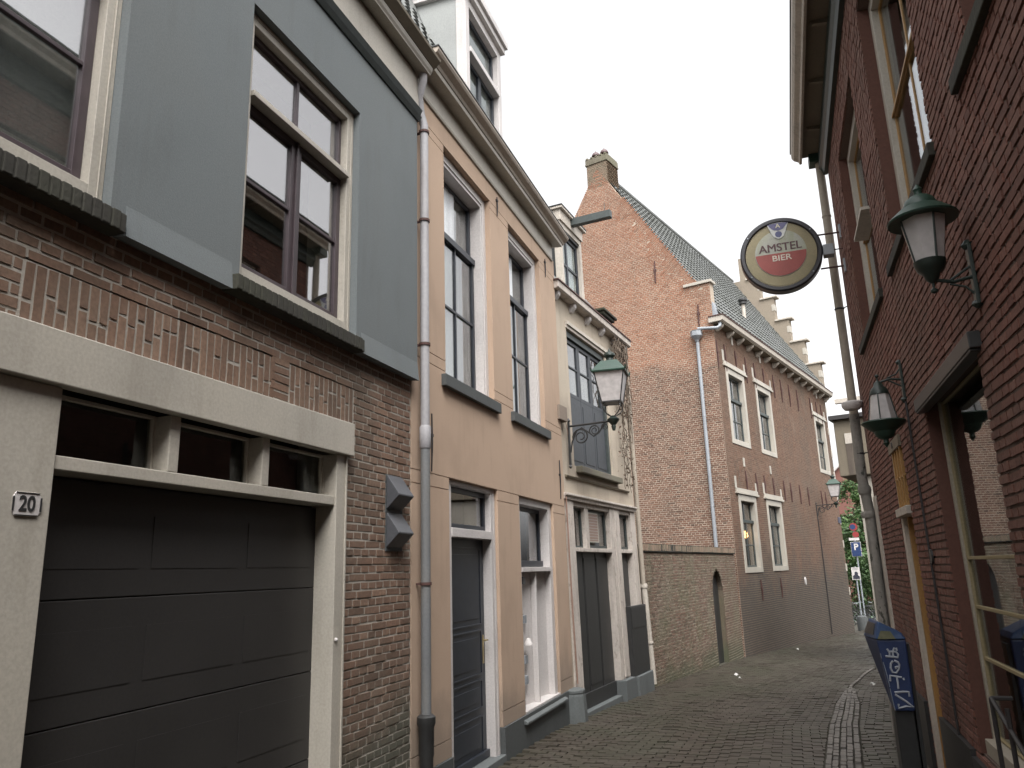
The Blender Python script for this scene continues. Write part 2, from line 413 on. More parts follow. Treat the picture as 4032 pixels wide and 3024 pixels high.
# garage surround
mb = MB(); mb.box(2.10, 4.868, -.02, .052, 2.452, 2.692); mb.build('garage_lintel', M['cream'], A, bevel=.006)
mb = MB()
mb.box(2.12, 2.465, -.2, .012, -.4, 2.45); mb.box(4.70, 4.822, -.2, .012, -.4, 2.45)
mb.box(2.465, 4.70, -.2, .0, 2.092, 2.155)
for a, b in ((3.128, 3.20), (3.888, 3.957)): mb.box(a, b, -.16, -.003, 2.155, 2.45)
mb.box(4.808, 4.83, .012, .022, -.4, 2.45)
mb.build('garage_frame', M['cream'], A, bevel=.005)
for a, b in ((2.465, 3.128), (3.20, 3.888), (3.957, 4.70)):
    w = empty('transom_window', parent=A)
    mb = MB(); g = MB(); sashlight(mb, g, a, b, 2.155, 2.45, -.10, st=.018)
    mb.build('sash', M['cream'], w, bevel=.002); g.build('pane', M['glass_b'], w)
GD = empty('garage_door', parent=A)
mb = MB()
seams = [-.3, -.083, .458, .999, 1.540, 2.081]
for a, b in zip(seams[:-1], seams[1:]): mb.box(2.44, 4.72, -.185, -.150, a+.003, b-.003)
mb.box(2.44, 4.72, -.20, -.186, -.3, 2.11)
mb.build('door_leaf', M['garage'], GD, bevel=.003)
mb = MB()
for a, b in zip(seams[1:-1], seams[2:]):
    for s0, s1 in ((2.52, 3.135), (3.22, 3.895), (3.98, 4.64)):
        z0, z1 = a+.136, a+.40
        mb.box(s0, s1, -.150, -.1475, z0, z1)
mb.build('raised_panels', M['garage'], GD)
# upper windows
def win_a(h):
    w = empty('window', parent=A); s0, s1, z0, z1 = h
    mb = MB()
    framebox(mb, s0+.002, s1-.002, z0+.004, z1-.002, -.13, .002, .085, .105)
    mb.box(s0+.087, s1-.087, -.11, .028, 4.632, 4.672)
    # bead along the frame edge
    for a, b in ((s0+.030, s0+.040), (s1-.040, s1-.030)): mb.box(a, b, .002, .008, z0+.02, z1-.04)
    mb.box(s0+.04, s1-.04, .002, .008, z1-.038, z1-.028)
    mb.build('frame', M['cream'], w, bevel=.004)
    sm = MB(); g = MB(); a, b = s0+.089, s1-.089; c = (a+b)/2
    sashlight(sm, g, a, b, 4.69, z1-.09, -.055, st=.035, vb=(c,), bw=.03)
    for q0, q1 in ((a, c-.006), (c+.006, b)): sashlight(sm, g, q0, q1, z0+.113, 4.628, -.05, st=.052, hb=(4.085,), bw=.024)
    sm.box(c-.012, c+.012, -.05, -.035, z0+.115, 4.626)
    sm.build('sash', M['aub'], w, bevel=.003); g.build('pane', M['glass_a'], w)
    mb = MB(); mb.box(s0-.065, s1+.065, -.02, .100, 3.243, 3.341)
    for k in range(int((s1-s0+.13)/.055)):
        x = s0-.063+k*.055; mb.box(x+.002, x+.050, .085, .103+R_.uniform(0, .004), 3.245+R_.uniform(0, .004), 3.342+R_.uniform(0, .003))
    mb.build('sill', M['moss_stone'], w, bevel=.006)
    if s0 > 2: return
    mb = MB(); curtain(mb, s0+.05, s1-.05, z0, z1, *((-.142, .002, .4) if s0 < 2 else (-.3, .02))); mb.build('curtain', paint('pale_pane_backing', (.70, .70, .72), .9, amt=.1, streak=.1, big=.5, bs=.05) if s0 < 2 else M['curtain2'], w)  # pale sheet added close behind the left window's glass to brighten its panes
win_a(w1H); win_a(w2H)
# house number plate
NP = empty('number_plate', parent=A)
mb = MB(); c = [(2.288, 1.905), (2.300, 1.885), (2.405, 1.885), (2.417, 1.905), (2.417, 1.962), (2.405, 1.982), (2.300, 1.982), (2.288, 1.962)]
mb.plate(c, .012, .017); mb.build('enamel_plate', M['white'], NP, bevel=.002)
mb = MB()
for a, b in ((2.286, 2.294), (2.411, 2.419)): mb.box(a, b, .0172, .0195, 1.905, 1.962)
mb.box(2.300, 2.405, .0172, .0195, 1.886, 1.890); mb.box(2.300, 2.405, .0172, .0195, 1.977, 1.981)
mb.build('border', M['black'], NP)
def text_obj(body, size, mat, parent, loc, rot, name='lettering', sx=1.0, off=0.0, ext=.0015, align='CENTER'):
    cu = bpy.data.curves.new(name, 'FONT'); cu.body = body; cu.size = size; cu.align_x = align; cu.align_y = 'CENTER'
    cu.extrude = ext; cu.offset = off
    o = bpy.data.objects.new(name+'_tmp', cu); col.objects.link(o)
    dg = bpy.context.evaluated_depsgraph_get(); me = bpy.data.meshes.new_from_object(o.evaluated_get(dg))
    bpy.data.objects.remove(o); me.name = name
    me.materials.clear(); me.materials.append(mat)
    n = bpy.data.objects.new(name, me); col.objects.link(n); n.parent = parent
    n.location = loc; n.rotation_euler = rot; n.scale = (sx, 1, 1); n['_s'] = 1
    return n
tx = text_obj('20', .088, M['black'], NP, (.0185, 2.352, 1.933), (math.pi/2, 0, math.pi/2), 'numerals', .85, .0015)
mb = MB(); mb.lathe([(.012, 0), (.014, .006), (.009, .016), (.001, .02)], seg=14)
kn = mb.build('bell_button', M['white'], A, smooth=True); kn.rotation_euler = (0, math.pi/2, 0); kn.location = (.012, 4.73-3.5, 1.196-gz(3.5)); kn['_s'] = 1
# air vents on the brick pier
for zt in (2.387, 2.090):
    v = empty('air_vent', parent=A)
    mb = MB(); mb.box(5.43, 5.71, -.01, .006, zt-.30, zt); mb.build('backplate', M['dark_stone'], v)
    mb = MB(); mb.profile([(.006, zt), (.115, zt-.158), (.115, zt-.168), (.006, zt-.272)], 5.44, 5.70); mb.build('hood', M['lead'], v, bevel=.003)
    v.children[1].data.materials[0] = paint('dark_zinc', (.065, .067, .075), .45, dirt=(.07, .07, .07), amt=.3)
# cornice of A
CO = empty('cornice', parent=A)
mb = MB(); mb.profile([(-.1, 5.79), (.075, 5.79), (.10, 5.83), (.085, 5.85), (.11, 5.90), (-.1, 5.90)], -7, 5.90); mb.build('architrave', M['greygreen'], CO)
mb = MB(); mb.box(-7, 5.90, -.1, .07, 5.903, 6.28)
mb.box(-7, 5.93, .075, .18, 6.285, 6.30); mb.profile([(-.1, 6.30), (.17, 6.30), (.19, 6.33), (.2, 6.37), (-.1, 6.37)], -7, 5.95); mb.build('frieze', M['cream'], CO, bevel=.004)
mb = MB(); mb.profile([(-.1, 6.372), (.205, 6.372), (.27, 6.43), (.275, 6.455), (-.1, 6.455)], -7, 5.97); mb.build('gutter', M['olive'], CO)
mb = MB(); mb.profile([(-.05, 6.46), (-4, 10.2), (-4, 6.46)], -7, 5.90); mb.build('roof', M['tile'], A)
mb = MB(); mb.plate([(5.90, 6.46), (5.90, 10.2), (5.86, 10.2), (5.86, 6.46)], -4, -.6); 
mb.build('dormer_side', M['cream'], A)
sh(A, -3.5, -gz(3.5))
for p in A.children: pass

# ================================================================ downpipe between A and B
DP = empty('downpipe', (XA, 5.98, gz(5.98)))
tag(DP, 'grey zinc rain pipe with black cast iron foot between the grey and the apricot house', 'drainpipe')
px, py = .085, 5.985
g0 = gz(5.98)
mb = MB(); mb.tube([(.12, -.09, 6.36-g0), (.12, -.09, 6.22-g0), (.06, -.06, 6.08-g0), (.05, 0, 5.93-g0), (px, .0, 5.8-g0), (px, 0, 2.70-g0)], .040, 14)
mb.build('upper_pipe', M['pipe_grey'], DP, smooth=True)
mb = MB(); mb.tube([(px, 0, 2.70-g0), (px, 0, .50-g0)], .041, 14); mb.build('lower_pipe', paint('dull_grey_pipe', (.15, .155, .16), .6, amt=.4), DP, smooth=True)
mb = MB(); mb.lathe([(.055, -.3-g0), (.055, .40), (.062, .42), (.062, .62), (.075, .65), (.075, .70), (.05, .72)], (px, 0, 0), 18); mb.build('cast_iron_foot', M['black'], DP, smooth=True)
for z in (5.72, 4.80, 3.60, 1.53):
    mb = MB(); mb.lathe([(.046, -.012), (.05, -.012), (.05, .012), (.046, .012)], (px, 0, z-g0), 16); mb.box(-.012, .012, -.01, px-.03, z-.008-g0, z+.008-g0); mb.build('bracket', M['rust'], DP)
mb = MB(); mb.lathe([(.044, -.1), (.05, -.09), (.05, .09), (.044, .1)], (px, 0, 2.76-g0), 16); mb.build('joint_collar', M['pipe_grey'], DP, smooth=True)

# ================================================================ B: apricot house
B = empty('apricot_house', (XA, 8.3, gz(8.3)))
tag(B, 'narrow apricot stucco house with two tall windows, dark blue door and cream cornice', 'house')
bS0, bS1 = 5.885, 10.74
w1B = (6.62, 7.968, 3.47, 5.965); w2B = (8.615, 9.955, 3.47, 5.965); dB = (6.67, 7.98, -1, 2.483); gB = (8.71, 10.15, .03, 2.483)
HB = [w1B, w2B, dB, gB]
mb = MB()
zs = [.06, .206, .214, 2.366, 2.374, 2.483, 2.491, 3.506, 3.514, 3.61, 3.618, 5.866, 5.874, 5.96, 5.968, 6.25]
for i in range(0, len(zs)-1, 2):
    wall_slab(mb, bS0, bS1, zs[i], zs[i+1], -.012, 0, HB)
mb2 = MB(); wall_slab(mb2, bS0, bS1, .06, 6.25, -.40, -.012, HB)
for h in (w1B, w2B): mb2.box(h[0], h[1], -.40, -.30, h[2]-.02, h[2])
mb.build('stucco_front', M['stucco_orange'], B)
mb2.build('wall_core', M['stucco_orange'], B)
mb = MB(); mb.box(bS0, bS1, -7, -.41, -.4, 6.5); mb.build('rear_body', M['room'], B)
for a, b in ((bS0, dB[0]), (dB[1], 10.45)): mb = MB(); mb.box(a, b, -.40, .018, -.5, .058); mb.build('plinth', M['dark_stone'], B, bevel=.004)
def win_b(h):
    w = empty('window', parent=B); s0, s1, z0, z1 = h
    mb = MB(); framebox(mb, s0+.001, s1-.001, z0+.001, z1-.001, -.26, -.065, .145, .04)
    for a in (s0+.105, s1-.120): mb.box(a, a+.014, -.065, -.052, z0+.05, z1-.11)
    mb.box(s0+.12, s1-.12, -.065, -.052, z1-.108, z1-.095)
    mb.build('frame', M['white'], w, bevel=.004)
    a, b = s0+.147, s1-.147; c = (a+b)/2
    sm = MB(); g = MB()
    sashlight(sm, g, a, b, 5.10, z1-.148, -.20, st=.045)
    sashlight(sm, g, a, b, z0+.045, 5.14, -.165, st=.048, vb=(c,), hb=(4.345,), bw=.028)
    sm.box(a, b, -.163, -.145, 5.085, 5.155)
    sm.build('sash', M['navy'], w, bevel=.003); g.build('pane', M['glass'], w)
    mb = MB(); curtain(mb, s0+.02, s1-.60, z0, z1, -.212, .004, .16); mb.build('curtain', M['curtain'], w)
    mb = MB(); curtain(mb, s0+.60, s1-.02, z0, z1, -.25, .006, .12); mb.build('curtain', M['curtain2'], w)
    mb = MB(); mb.box(s0-.10, s1+.09, -.05, .05, 3.352, 3.468); mb.build('sill', M['dark_stone'], w, bevel=.005)
win_b(w1B); win_b(w2B)
# door
D_ = empty('front_door', parent=B)
mb = MB()
mb.box(6.67, 6.80, -.2, -.037, -.3, 2.482); mb.box(7.85, 7.979, -.2, -.037, -.3, 2.482); mb.box(6.80, 7.85, -.2, -.037, 2.44, 2.482); mb.box(6.80, 7.85, -.2, -.025, 1.945, 2.03)
for a in (7.915, 6.72): mb.box(a, a+.012, -.037, -.028, -.25, 2.44)
mb.build('frame', M['white'], D_, bevel=.004)
mb = MB(); mb.box(6.80, 7.85, -.175, -.135, -.19, 1.945)
for z0, z1, k in ((1.10, 1.84, 2), (.62, 1.02, 0), (.30, .54, 0), (-.12, .20, 0)):
    for a, b in ((6.90, 7.75),):
        mb.box(a, b, -.135, -.127, z0-.02, z0); mb.box(a, b, -.135, -.127, z1, z1+.02); mb.box(a, a+.02, -.135, -.127, z0, z1); mb.box(b-.02, b, -.135, -.127, z0, z1)
        mb.box(a+.07, b-.07, -.135, -.129, z0+.05, z1-.05)
mb.box(6.80, 7.85, -.135, -.10, -.19, -.12)
mb.build('door_leaf', M['navy'], D_, bevel=.003)
mb = MB(); mb.box(7.775, 7.81, -.135, -.128, .70, .98); mb.tube([(-.13, 7.79, .93), (-.08, 7.79, .93), (-.075, 7.70, .93)], .009, 8); mb.build('handle', flat('brass', (.45, .36, .2), .35, .8), D_)
mb = MB(); g = MB(); sashlight(mb, g, 6.80, 7.85, 2.032, 2.438, -.10, st=.05); mb.build('transom_sash', M['navy'], D_, bevel=.003); g.build('pane', M['glass'], D_)
mb = MB(); mb.box(6.67, 7.98, -.3, .03, -.5, -.195); mb.build('doorstep', M['bluestone'], D_, bevel=.006)
# ground floor window above boarded panels
W_ = empty('window', parent=B)
mb = MB()
mb.box(8.711, 8.84, -.25, -.04, .08, 2.482); mb.box(10.02, 10.149, -.25, -.04, .08, 2.482); mb.box(8.84, 10.02, -.25, -.04, 2.40, 2.482); mb.box(8.84, 10.02, -.25, -.02, 1.60, 1.655)
mb.box(8.70, 10.16, -.25, -.005, .03, .08); mb.box(9.40, 9.44, -.12, -.05, .08, 1.60)
mb.build('frame', M['white'], W_, bevel=.004)
mb = MB(); g = MB(); sashlight(mb, g, 8.84, 10.02, 1.66, 2.398, -.16, st=.05); mb.box(8.85, 10.01, -.16, -.13, 1.662, 1.735); mb.build('sash', M['navy'], W_, bevel=.003); g.build('pane', M['glass'], W_)
mb = MB()
for a, b in ((8.84, 9.40), (9.44, 10.02)):
    c = (a+b)/2
    mb.hexa([(-.22, a, .08), (-.12, a, .08), (-.17, c, .08), (-.22, c, .08), (-.22, a, 1.6), (-.12, a, 1.6), (-.17, c, 1.6), (-.22, c, 1.6)])
    mb.hexa([(-.22, c, .08), (-.17, c, .08), (-.12, b, .08), (-.22, b, .08), (-.22, c, 1.6), (-.17, c, 1.6), (-.12, b, 1.6), (-.22, b, 1.6)])
mb.build('board_panels', M['white'], W_)
mb = MB(); curtain(mb, 8.9, 9.3, 1.6, 2.4, -.3, .012); mb.build('curtain', M['curtain2'], W_)
mb = MB(); mb.profile([(-.05, -.03), (.06, -.03), (.06, -.005), (-.006, .028), (-.05, .028)], 8.60, 10.28); mb.build('sill', M['bluestone'], W_, bevel=.004)
# little white bells and letter holders on the left panel jamb
for z, nm in ((1.455, 'bell_plate'), (1.005, 'bell_plate'), (.755, 'porch_light'), (.545, 'bell_plate'), (.32, 'bell_plate')):
    mb = MB()
    if nm == 'porch_light': mb.lathe([(.055, 0), (.05, .02), (.025, .07), (.012, .08)], (-.08, 9.13, z), 14)
    else: mb.box(9.08, 9.165, -.15, -.105, z, z+.09)
    mb.build(nm, M['lead'] if nm == 'bell_plate' else M['white'], B)
# wall anchors
for s, z0, z1, b in ((8.20, 5.86, 6.12, 1), (10.225, 5.80, 6.09, 1), (6.27, 2.50, 3.03, 0), (10.52, 2.58, 3.13, 0)):
    mb = MB(); mb.tube([(.012, s-.004, z0), (.016, s, (z0+z1)/2), (.012, s+.004, z1)], [.006, .010, .007], 6)
    zc = z0+(z1-z0)*(.82 if b else .62); mb.box(s-.018, s+.018, .0, .024, zc-.014, zc+.014); mb.build('wall_anchor', M['iron'], B)
# cornice of B
CB = empty('cornice', parent=B)
mb = MB(); mb.profile([(-.1, 6.20), (.02, 6.20), (.03, 6.225), (.018, 6.24), (.018, 6.46), (-.1, 6.46)], 5.97, 10.62)
mb.profile([(-.1, 6.462), (.05, 6.462), (.14, 6.455), (.155, 6.455), (.155, 6.51), (-.1, 6.51)], 5.97, 10.72)
mb.build('frieze', M['cream'], CB, bevel=.003)
mb = MB(); mb.profile([(-.1, 6.512), (.165, 6.512), (.18, 6.54), (.235, 6.575), (.25, 6.60), (.25, 6.625), (-.1, 6.625)], 5.97, 10.80); mb.build('gutter_board', paint('taupe_board', (.40, .34, .285), .6, amt=.35), CB)
mb = MB(); mb.box(5.96, 10.81, -.1, .258, 6.626, 6.640); mb.build('lead_edge', M['black'], CB)
# roof of B with its dormer
mb = MB(); mb.profile([(.05, 6.63), (-.62, 7.95), (-1.121, 9.3), (-3.4, 13.0), (-3.4, 6.63)], bS0, bS1); mb.build('roof', M['tile'], B)
def pantiles(name, s0, s1, p0, p1, mat, parent, tw=.235, tl=.30, amp=.028, lap=.03, clip=None, flip=False):
    """S-profile tiles on a slope from (o,z)=p0 (eave) to p1 (ridge)"""
    L = math.hypot(p1[0]-p0[0], p1[1]-p0[1]); ux, uz = (p1[0]-p0[0])/L, (p1[1]-p0[1])/L; nx, nz = -uz, ux
    if nz < 0: nx, nz = -nx, -nz
    rows = int(L/tl); per = 8; ncol = int((s1-s0)/tw); V = []; F = []; att = []
    prof = [amp*(math.sin(2*math.pi*k/per)*.75+.35*math.cos(4*math.pi*k/per)) for k in range(per)]
    for r in range(rows):
        l0 = r*tl-.01; l1 = (r+1)*tl+.02
        for c in range(ncol):
            rv = R_.random(); dz = R_.uniform(-.003, .003)
            b = len(V)
            for l, h in ((l0+.004, lap-.05), (l0, lap), (l1, 0)):
                for k in range(per+1):
                    hh = h+prof[k % per]+dz+.03; V.append((p0[0]+ux*l+nx*hh, s0+(c+k/per)*tw, p0[1]+uz*l+nz*hh))
            w = per+1
            for j in (0, 1):
                for k in range(per): F.append((b+j*w+k, b+j*w+k+1, b+(j+1)*w+k+1, b+(j+1)*w+k)); att.append(rv)
    mb = MB(flip); mb.useatt = True; mb.add(V, F); mb.a = att
    return mb.build(name, mat, parent)
M['tiles'] = brickmat('slate_grey_tiles', [(.10, .105, .10), (.13, .135, .13), (.115, .12, .115), (.155, .16, .155)], (.06, .065, .045), .5, rough=.55, stscale=.8)
pantiles('roof_tiles', bS0+.05, 8.15, (.0, 6.66), (-1.6, 10.1), M['tiles'], B)
DM = empty('dormer', parent=B)
o_d = -.35; d0, d1 = 8.17, 9.545
mb = MB(); mb.box(d0+.01, d1-.01, -2.6, o_d-.14, 6.7, 9.30); mb.build('cheeks', paint('grey_dormer_cheek', (.34, .35, .34), .8, dirt=(.2, .21, .2), amt=.5, streak=.2), DM)
mb = MB(); framebox(mb, d0, d1, 6.9, 9.2, o_d-.14, o_d, .13); mb.box(d0+.13, d1-.13, o_d-.13, o_d+.02, 8.38, 8.46)
mb.box(d0-.05, d1+.05, -2.7, o_d+.06, 9.2, 9.30); mb.box(d0-.08, d1+.08, -2.7, o_d+.10, 9.30, 9.40); mb.build('frame', M['white'], DM, bevel=.006)
mb = MB(); g = MB(); c = (d0+d1)/2
sashlight(mb, g, d0+.13, d1-.13, 8.46, 9.07, o_d-.08, st=.05); sashlight(mb, g, d0+.13, c, 7.03, 8.38, o_d-.08, st=.05); sashlight(mb, g, c, d1-.13, 7.03, 8.38, o_d-.08, st=.05)
mb.build('sash', M['navy'], DM, bevel=.003); g.build('pane', M['glass_r'], DM)
sh(B, -8.3, -gz(8.3))

# ================================================================ C: small cream house
aC = math.radians(6)
C = empty('cream_house', (XA, 10.7, gz(10.7)), -aC)
C.rotation_euler = (0, math.radians(-.75), -aC)
tag(C, 'small weathered cream house with dark shutters upstairs and peeling shop front', 'house')
cz = -gz(10.7)
cW = (.635, 2.53, 3.15, 5.34)
shop = (.32, 3.36, -1, 2.60)
cE = 3.66
mb = MB(); wall_slab(mb, .02, cE, -.5, 5.80, -.4, 0, [cW, shop]); mb.build('wall', M['stucco_cream'], C)
mb = MB(); mb.box(.02, cE, -6, -.41, -.5, 5.8); mb.build('rear_body', M['room'], C)
mb = MB(); mb.box(.60, 2.60, 0, .02, 5.345, 5.40); mb.box(.60, 2.60, 0, .045, 5.40, 5.46); mb.build('window_moulding', M['cream_dirty'], C, bevel=.004)
w = empty('shutter_window', parent=C)
mb = MB(); mb.box(.636, .72, -.2, -.03, 3.16, 5.335); mb.box(2.445, 2.529, -.2, -.03, 3.16, 5.335); mb.box(.72, 2.445, -.2, -.03, 5.24, 5.335); mb.build('frame', M['greygreen'], w, bevel=.003)
mb = MB(); g = MB()
lw = (2.445-.72)/3
for i in range(3):
    a = .72+i*lw+.004; b = a+lw-.008; c = (a+b)/2
    sashlight(mb, g, a, b, 4.28, 5.23, -.07, st=.06, hb=(4.78,), bw=.03)
    mb.box(a, b, -.105, -.07, 3.17, 4.278); mb.box(a+.07, b-.07, -.07, -.062, 3.26, 4.2)
mb.build('shutter_leaves', flat('blue_grey_paint', (.042, .047, .055), .5), w, bevel=.003); g.build('pane', M['glass'], w)
mb = MB(); mb.box(.70, 2.75, -.05, .10, 3.05, 3.148); mb.build('sill', paint('mossy_sill', (.17, .15, .12), .9, dirt=(.10, .12, .04), amt=.6, bs=.6, fine=30), w, bevel=.01)
mb = MB(); curtain(mb, .7, 2.4, 4.1, 5.3, -.3, .01); mb.build('curtain', M['curtain'], w)
mb = MB(); mb.profile([(0, 2.93), (.03, 2.935), (.045, 2.96), (0, 2.975)], .20, 3.3); mb.build('string_moulding', M['olive'], C)
SF = empty('shop_front', parent=C)
mb = MB(); mb.profile([(0, 2.60), (.05, 2.60), (.055, 2.64), (.085, 2.66), (.085, 2.69), (0, 2.70)], .02, 3.58)
mb.box(.10, .40, -.2, .03, -.4, 2.598); mb.box(2.12, 2.62, -.2, .02, -.12, 2.598); mb.box(2.30, 2.50, .02, .035, -.1, 2.55); mb.box(3.30, 3.56, -.2, .02, -.4, 2.598)
mb.box(.40, 2.12, -.15, -.0, 2.53, 2.598); mb.box(.40, 2.12, -.15, .02, 1.865, 1.925); mb.box(2.62, 3.30, -.15, 0, 2.53, 2.598); mb.box(2.62, 3.30, -.15, .01, 1.865, 1.925)
mb.box(.98, 1.13, -.14, -.01, 1.925, 2.53)
mb.build('frame', M['cream_peel'], SF, bevel=.006)
mb = MB(); g = MB(); sashlight(mb, g, .40, .98, 1.925, 2.53, -.07, st=.035); sashlight(mb, g, 1.13, 2.12, 1.925, 2.53, -.07, st=.05); sashlight(mb, g, 2.62, 3.30, 1.925, 2.53, -.07, st=.05)
mb.build('transom_sash', M['greygreen'], SF, bevel=.003); g.build('pane', M['glass'], SF)
mb = MB(); mb.box(.40, 2.12, -.16, -.09, -.33, 1.865)
for a in (.96, 1.54): mb.box(a-.006, a+.006, -.09, -.082, -.33, 1.86)
for a, b in ((.46, .92), (1.0, 1.5), (1.58, 2.06)): mb.box(a, b, -.09, -.083, -.05, 1.78)
mb.box(.42, 2.10, -.09, -.06, -.33, -.12)
mb.build('shop_door', M['black'], SF, bevel=.004)
mb = MB(); mb.box(2.62, 3.30, -.16, -.1, -.33, 1.865); mb.box(2.72, 3.2, -.1, -.09, 1.05, 1.75); mb.build('side_door', M['black'], SF, bevel=.004)
mb = MB(); mb.box(1.22, 1.66, -.06, -.05, 2.03, 2.47); mb.build('grille', paint('pinkish_grille', (.34, .24, .21), .8, amt=.3), SF)
mb = MB(); framebox(mb, 1.21, 1.67, 2.02, 2.48, -.055, -.043, .02)
for i in range(9): mb.box(1.23, 1.65, -.05, -.046, 2.06+i*.044, 2.068+i*.044)
mb.build('grille_frame', M['cream'], SF)
mb = MB(); mb.box(2.60, 3.52, .02, .10, -.12, .98); mb.box(2.62, 3.5, .1, .108, .62, .96); mb.build('hatch_board', M['black'], SF, bevel=.004)
mb = MB(); mb.box(2.10, 2.66, -.2, .10, -.6, -.12); mb.box(2.68, 3.56, -.2, .14, -.6, -.13); mb.box(.34, 2.08, -.2, .03, -.6, -.33); mb.build('stone_base', M['bluestone'], SF, bevel=.012)
mb = MB(); mb.box(-.12, .20, 0, .10, 3.74, 3.96); mb.build('junction_box', paint('weathered_box', (.24, .19, .15), .8, dirt=(.12, .1, .09), amt=.6), C, bevel=.006)
mb = MB(); mb.tube([(.02, .06, 3.74), (.025, .05, 2.7), (.06, .05, 2.62), (.05, .07, 1.0), (.05, .10, .1)], .011, 8); mb.tube([(.05, .2, 3.84), (.06, .27, 3.62), (.04, .33, 3.5)], .006, 6)
mb.build('cable_pipe', flat('pink_brown_conduit', (.26, .16, .12), .7), C)
# gutter with small corbels, roof and hoist dormer
mb = MB(); mb.profile([(-.15, 5.80), (.12, 5.80), (.15, 5.82), (.155, 5.92), (-.15, 5.92)], .0, 3.80); mb.build('gutter', M['cream_peel'], C, bevel=.004)
mb = MB(); mb.box(-.02, 3.82, -.15, .17, 5.921, 5.945); mb.build('lead_edge', M['rust'], C)
for s in (.12, .82, 1.55, 2.28, 2.98, 3.62):
    mb = MB(); mb.profile([(0, 5.66), (.04, 5.67), (.10, 5.74), (.105, 5.80), (0, 5.80)], s, s+.09); mb.build('corbel', M['white'], C, bevel=.004)
mb = MB(); mb.profile([(.05, 5.94), (-2.6, 9.6), (-2.6, 5.94)], .0, cE); mb.build('roof', M['tile'], C)
DC = empty('hoist_dormer', parent=C)
o = -.25; d0, d1 = 1.31, 2.395
mb = MB(); mb.box(d0+.01, d1-.01, -2.2, o-.12, 5.96, 7.60); mb.build('cheeks', flat('black_weatherboard', (.022, .024, .024), .7), DC)
mb = MB(); framebox(mb, d0, d1, 6.0, 7.58, o-.12, o, .10); mb.box(d0-.02, d1+.02, -2.2, o+.03, 7.58, 7.78); mb.box(d0-.06, d1+.10, -2.25, o+.08, 7.78, 7.825); mb.build('frame', M['cream_dirty'], DC, bevel=.005)
mb = MB(); mb.box(d0-.07, d1+.11, -2.25, o+.09, 7.826, 7.845); mb.box(d0+.10, d1-.10, o-.09, o-.02, 7.44, 7.48); mb.build('roof_edge', M['black'], DC)
mb = MB(); g = MB(); sashlight(mb, g, d0+.10, d1-.10, 6.1, 7.44, o-.06, st=.06, vb=((d0+d1)/2-.1,), hb=(6.86,), bw=.05); mb.build('sash', M['navy'], DC, bevel=.003); g.build('pane', M['glass_r'], DC)
mb = MB(); curtain(mb, d0+.1, d1-.1, 6.1, 7.4, o-.115, .008); mb.build('curtain', M['curtain'], DC)
mb = MB(); mb.box(1.80, 1.92, -1.0, .53, 7.665, 7.80); mb.tube([(.42, 1.86, 7.80), (.42, 1.86, 7.98)], .006, 6); mb.tube([(-.1, 1.86, 7.80), (-.1, 1.86, 7.92)], .006, 6); mb.build('hoist_beam', M['greygreen'], DC, bevel=.006)
mb = MB(); mb.box(3.15, 3.62, -.5, -.22, 5.96, 6.34); mb.box(3.05, 3.74, -.55, -.12, 6.34, 6.40); mb.box(3.0, 3.80, -.6, -.08, 6.40, 6.45); mb.build('parapet_block', M['moss_stone'], C, bevel=.01)
for ch in C.children:
    ch.location = (0, 0, cz)
# pipe at its right corner
PC = empty('corner_drainpipe', (XA+3.78*math.sin(aC), 10.7+3.78*math.cos(aC), gz(14.5)), -aC)
tag(PC, 'beige stained drainpipe at the right corner of the cream house', 'drainpipe')
mb = MB(); g1 = gz(14.5); mb.tube([(-.055, 0, 5.80-g1), (-.05, 0, 5.3-g1), (-.01, 0, 2.0-g1), (0, 0, 1.28-g1)], .045, 12); mb.build('upper_pipe', M['pipe_tan'], PC, smooth=True)
mb = MB(); mb.tube([(0, .02, 1.30-g1), (.05, .06, -.4-g1)], .055, 12); mb.lathe([(.065, -.04), (.07, 0), (.06, .04)], (0, .02, 1.29-g1), 14); mb.lathe([(.06, -.02), (.066, 0), (.06, .02)], (.035, .04, .3-g1), 14); mb.build('lower_pipe', M['cream_dirty'], PC, smooth=True)
# dead climber on the right of the cream house
IV = empty('climbing_plant', (XA+3.1*math.sin(aC), 10.7+3.1*math.cos(aC), gz(14)), -aC)
tag(IV, 'dry brown climber stems hanging on the right edge of the cream house', 'climbing plant')
rr = random.Random(5); mb = MB()
for k in range(26):
    s = rr.uniform(-.35, .45); z = 5.75+rr.uniform(-.1, .1); p = []
    zend = rr.choice([2.9, 3.2, 3.8, 4.4, 4.9])
    while z > zend:
        off = .05-(z-3)*.012+rr.uniform(0, .05); p.append((off, s, z-gz(14))); s += rr.uniform(-.055, .06); z -= rr.uniform(.05, .14)
    if len(p) > 2: mb.tube(p, [.013*(1-i/len(p)*.7) for i in range(len(p))], 5)
mb.build('stems', M['bark'], IV)
mb = MB(); mb.useatt = True
for k in range(800):
    s = rr.gauss(.05, .2); z = rr.choice([rr.gauss(5.35, .25), rr.gauss(5.1, .4), rr.uniform(3.0, 5.6)])-gz(14); o = rr.uniform(.0, .09)-(z-3.4)*.012; r = rr.uniform(.015, .035)
    a = Vector((rr.gauss(0, 1), rr.gauss(0, 1), rr.gauss(0, 1))).normalized(); b = a.cross(Vector((rr.gauss(0, 1), rr.gauss(0, 1), 1))).normalized()
    c = Vector((o, s, z)); mb.rv = rr.random(); mb.add([tuple(c+a*r), tuple(c+b*r*.6), tuple(c-a*r), tuple(c-b*r*.6)], [(0, 1, 2, 3)])
mb.build('dry_leaves', brickmat('dry_leaves', [(.09, .05, .035), (.17, .11, .08), (.12, .09, .06)], (.05, .06, .03), .3), IV)
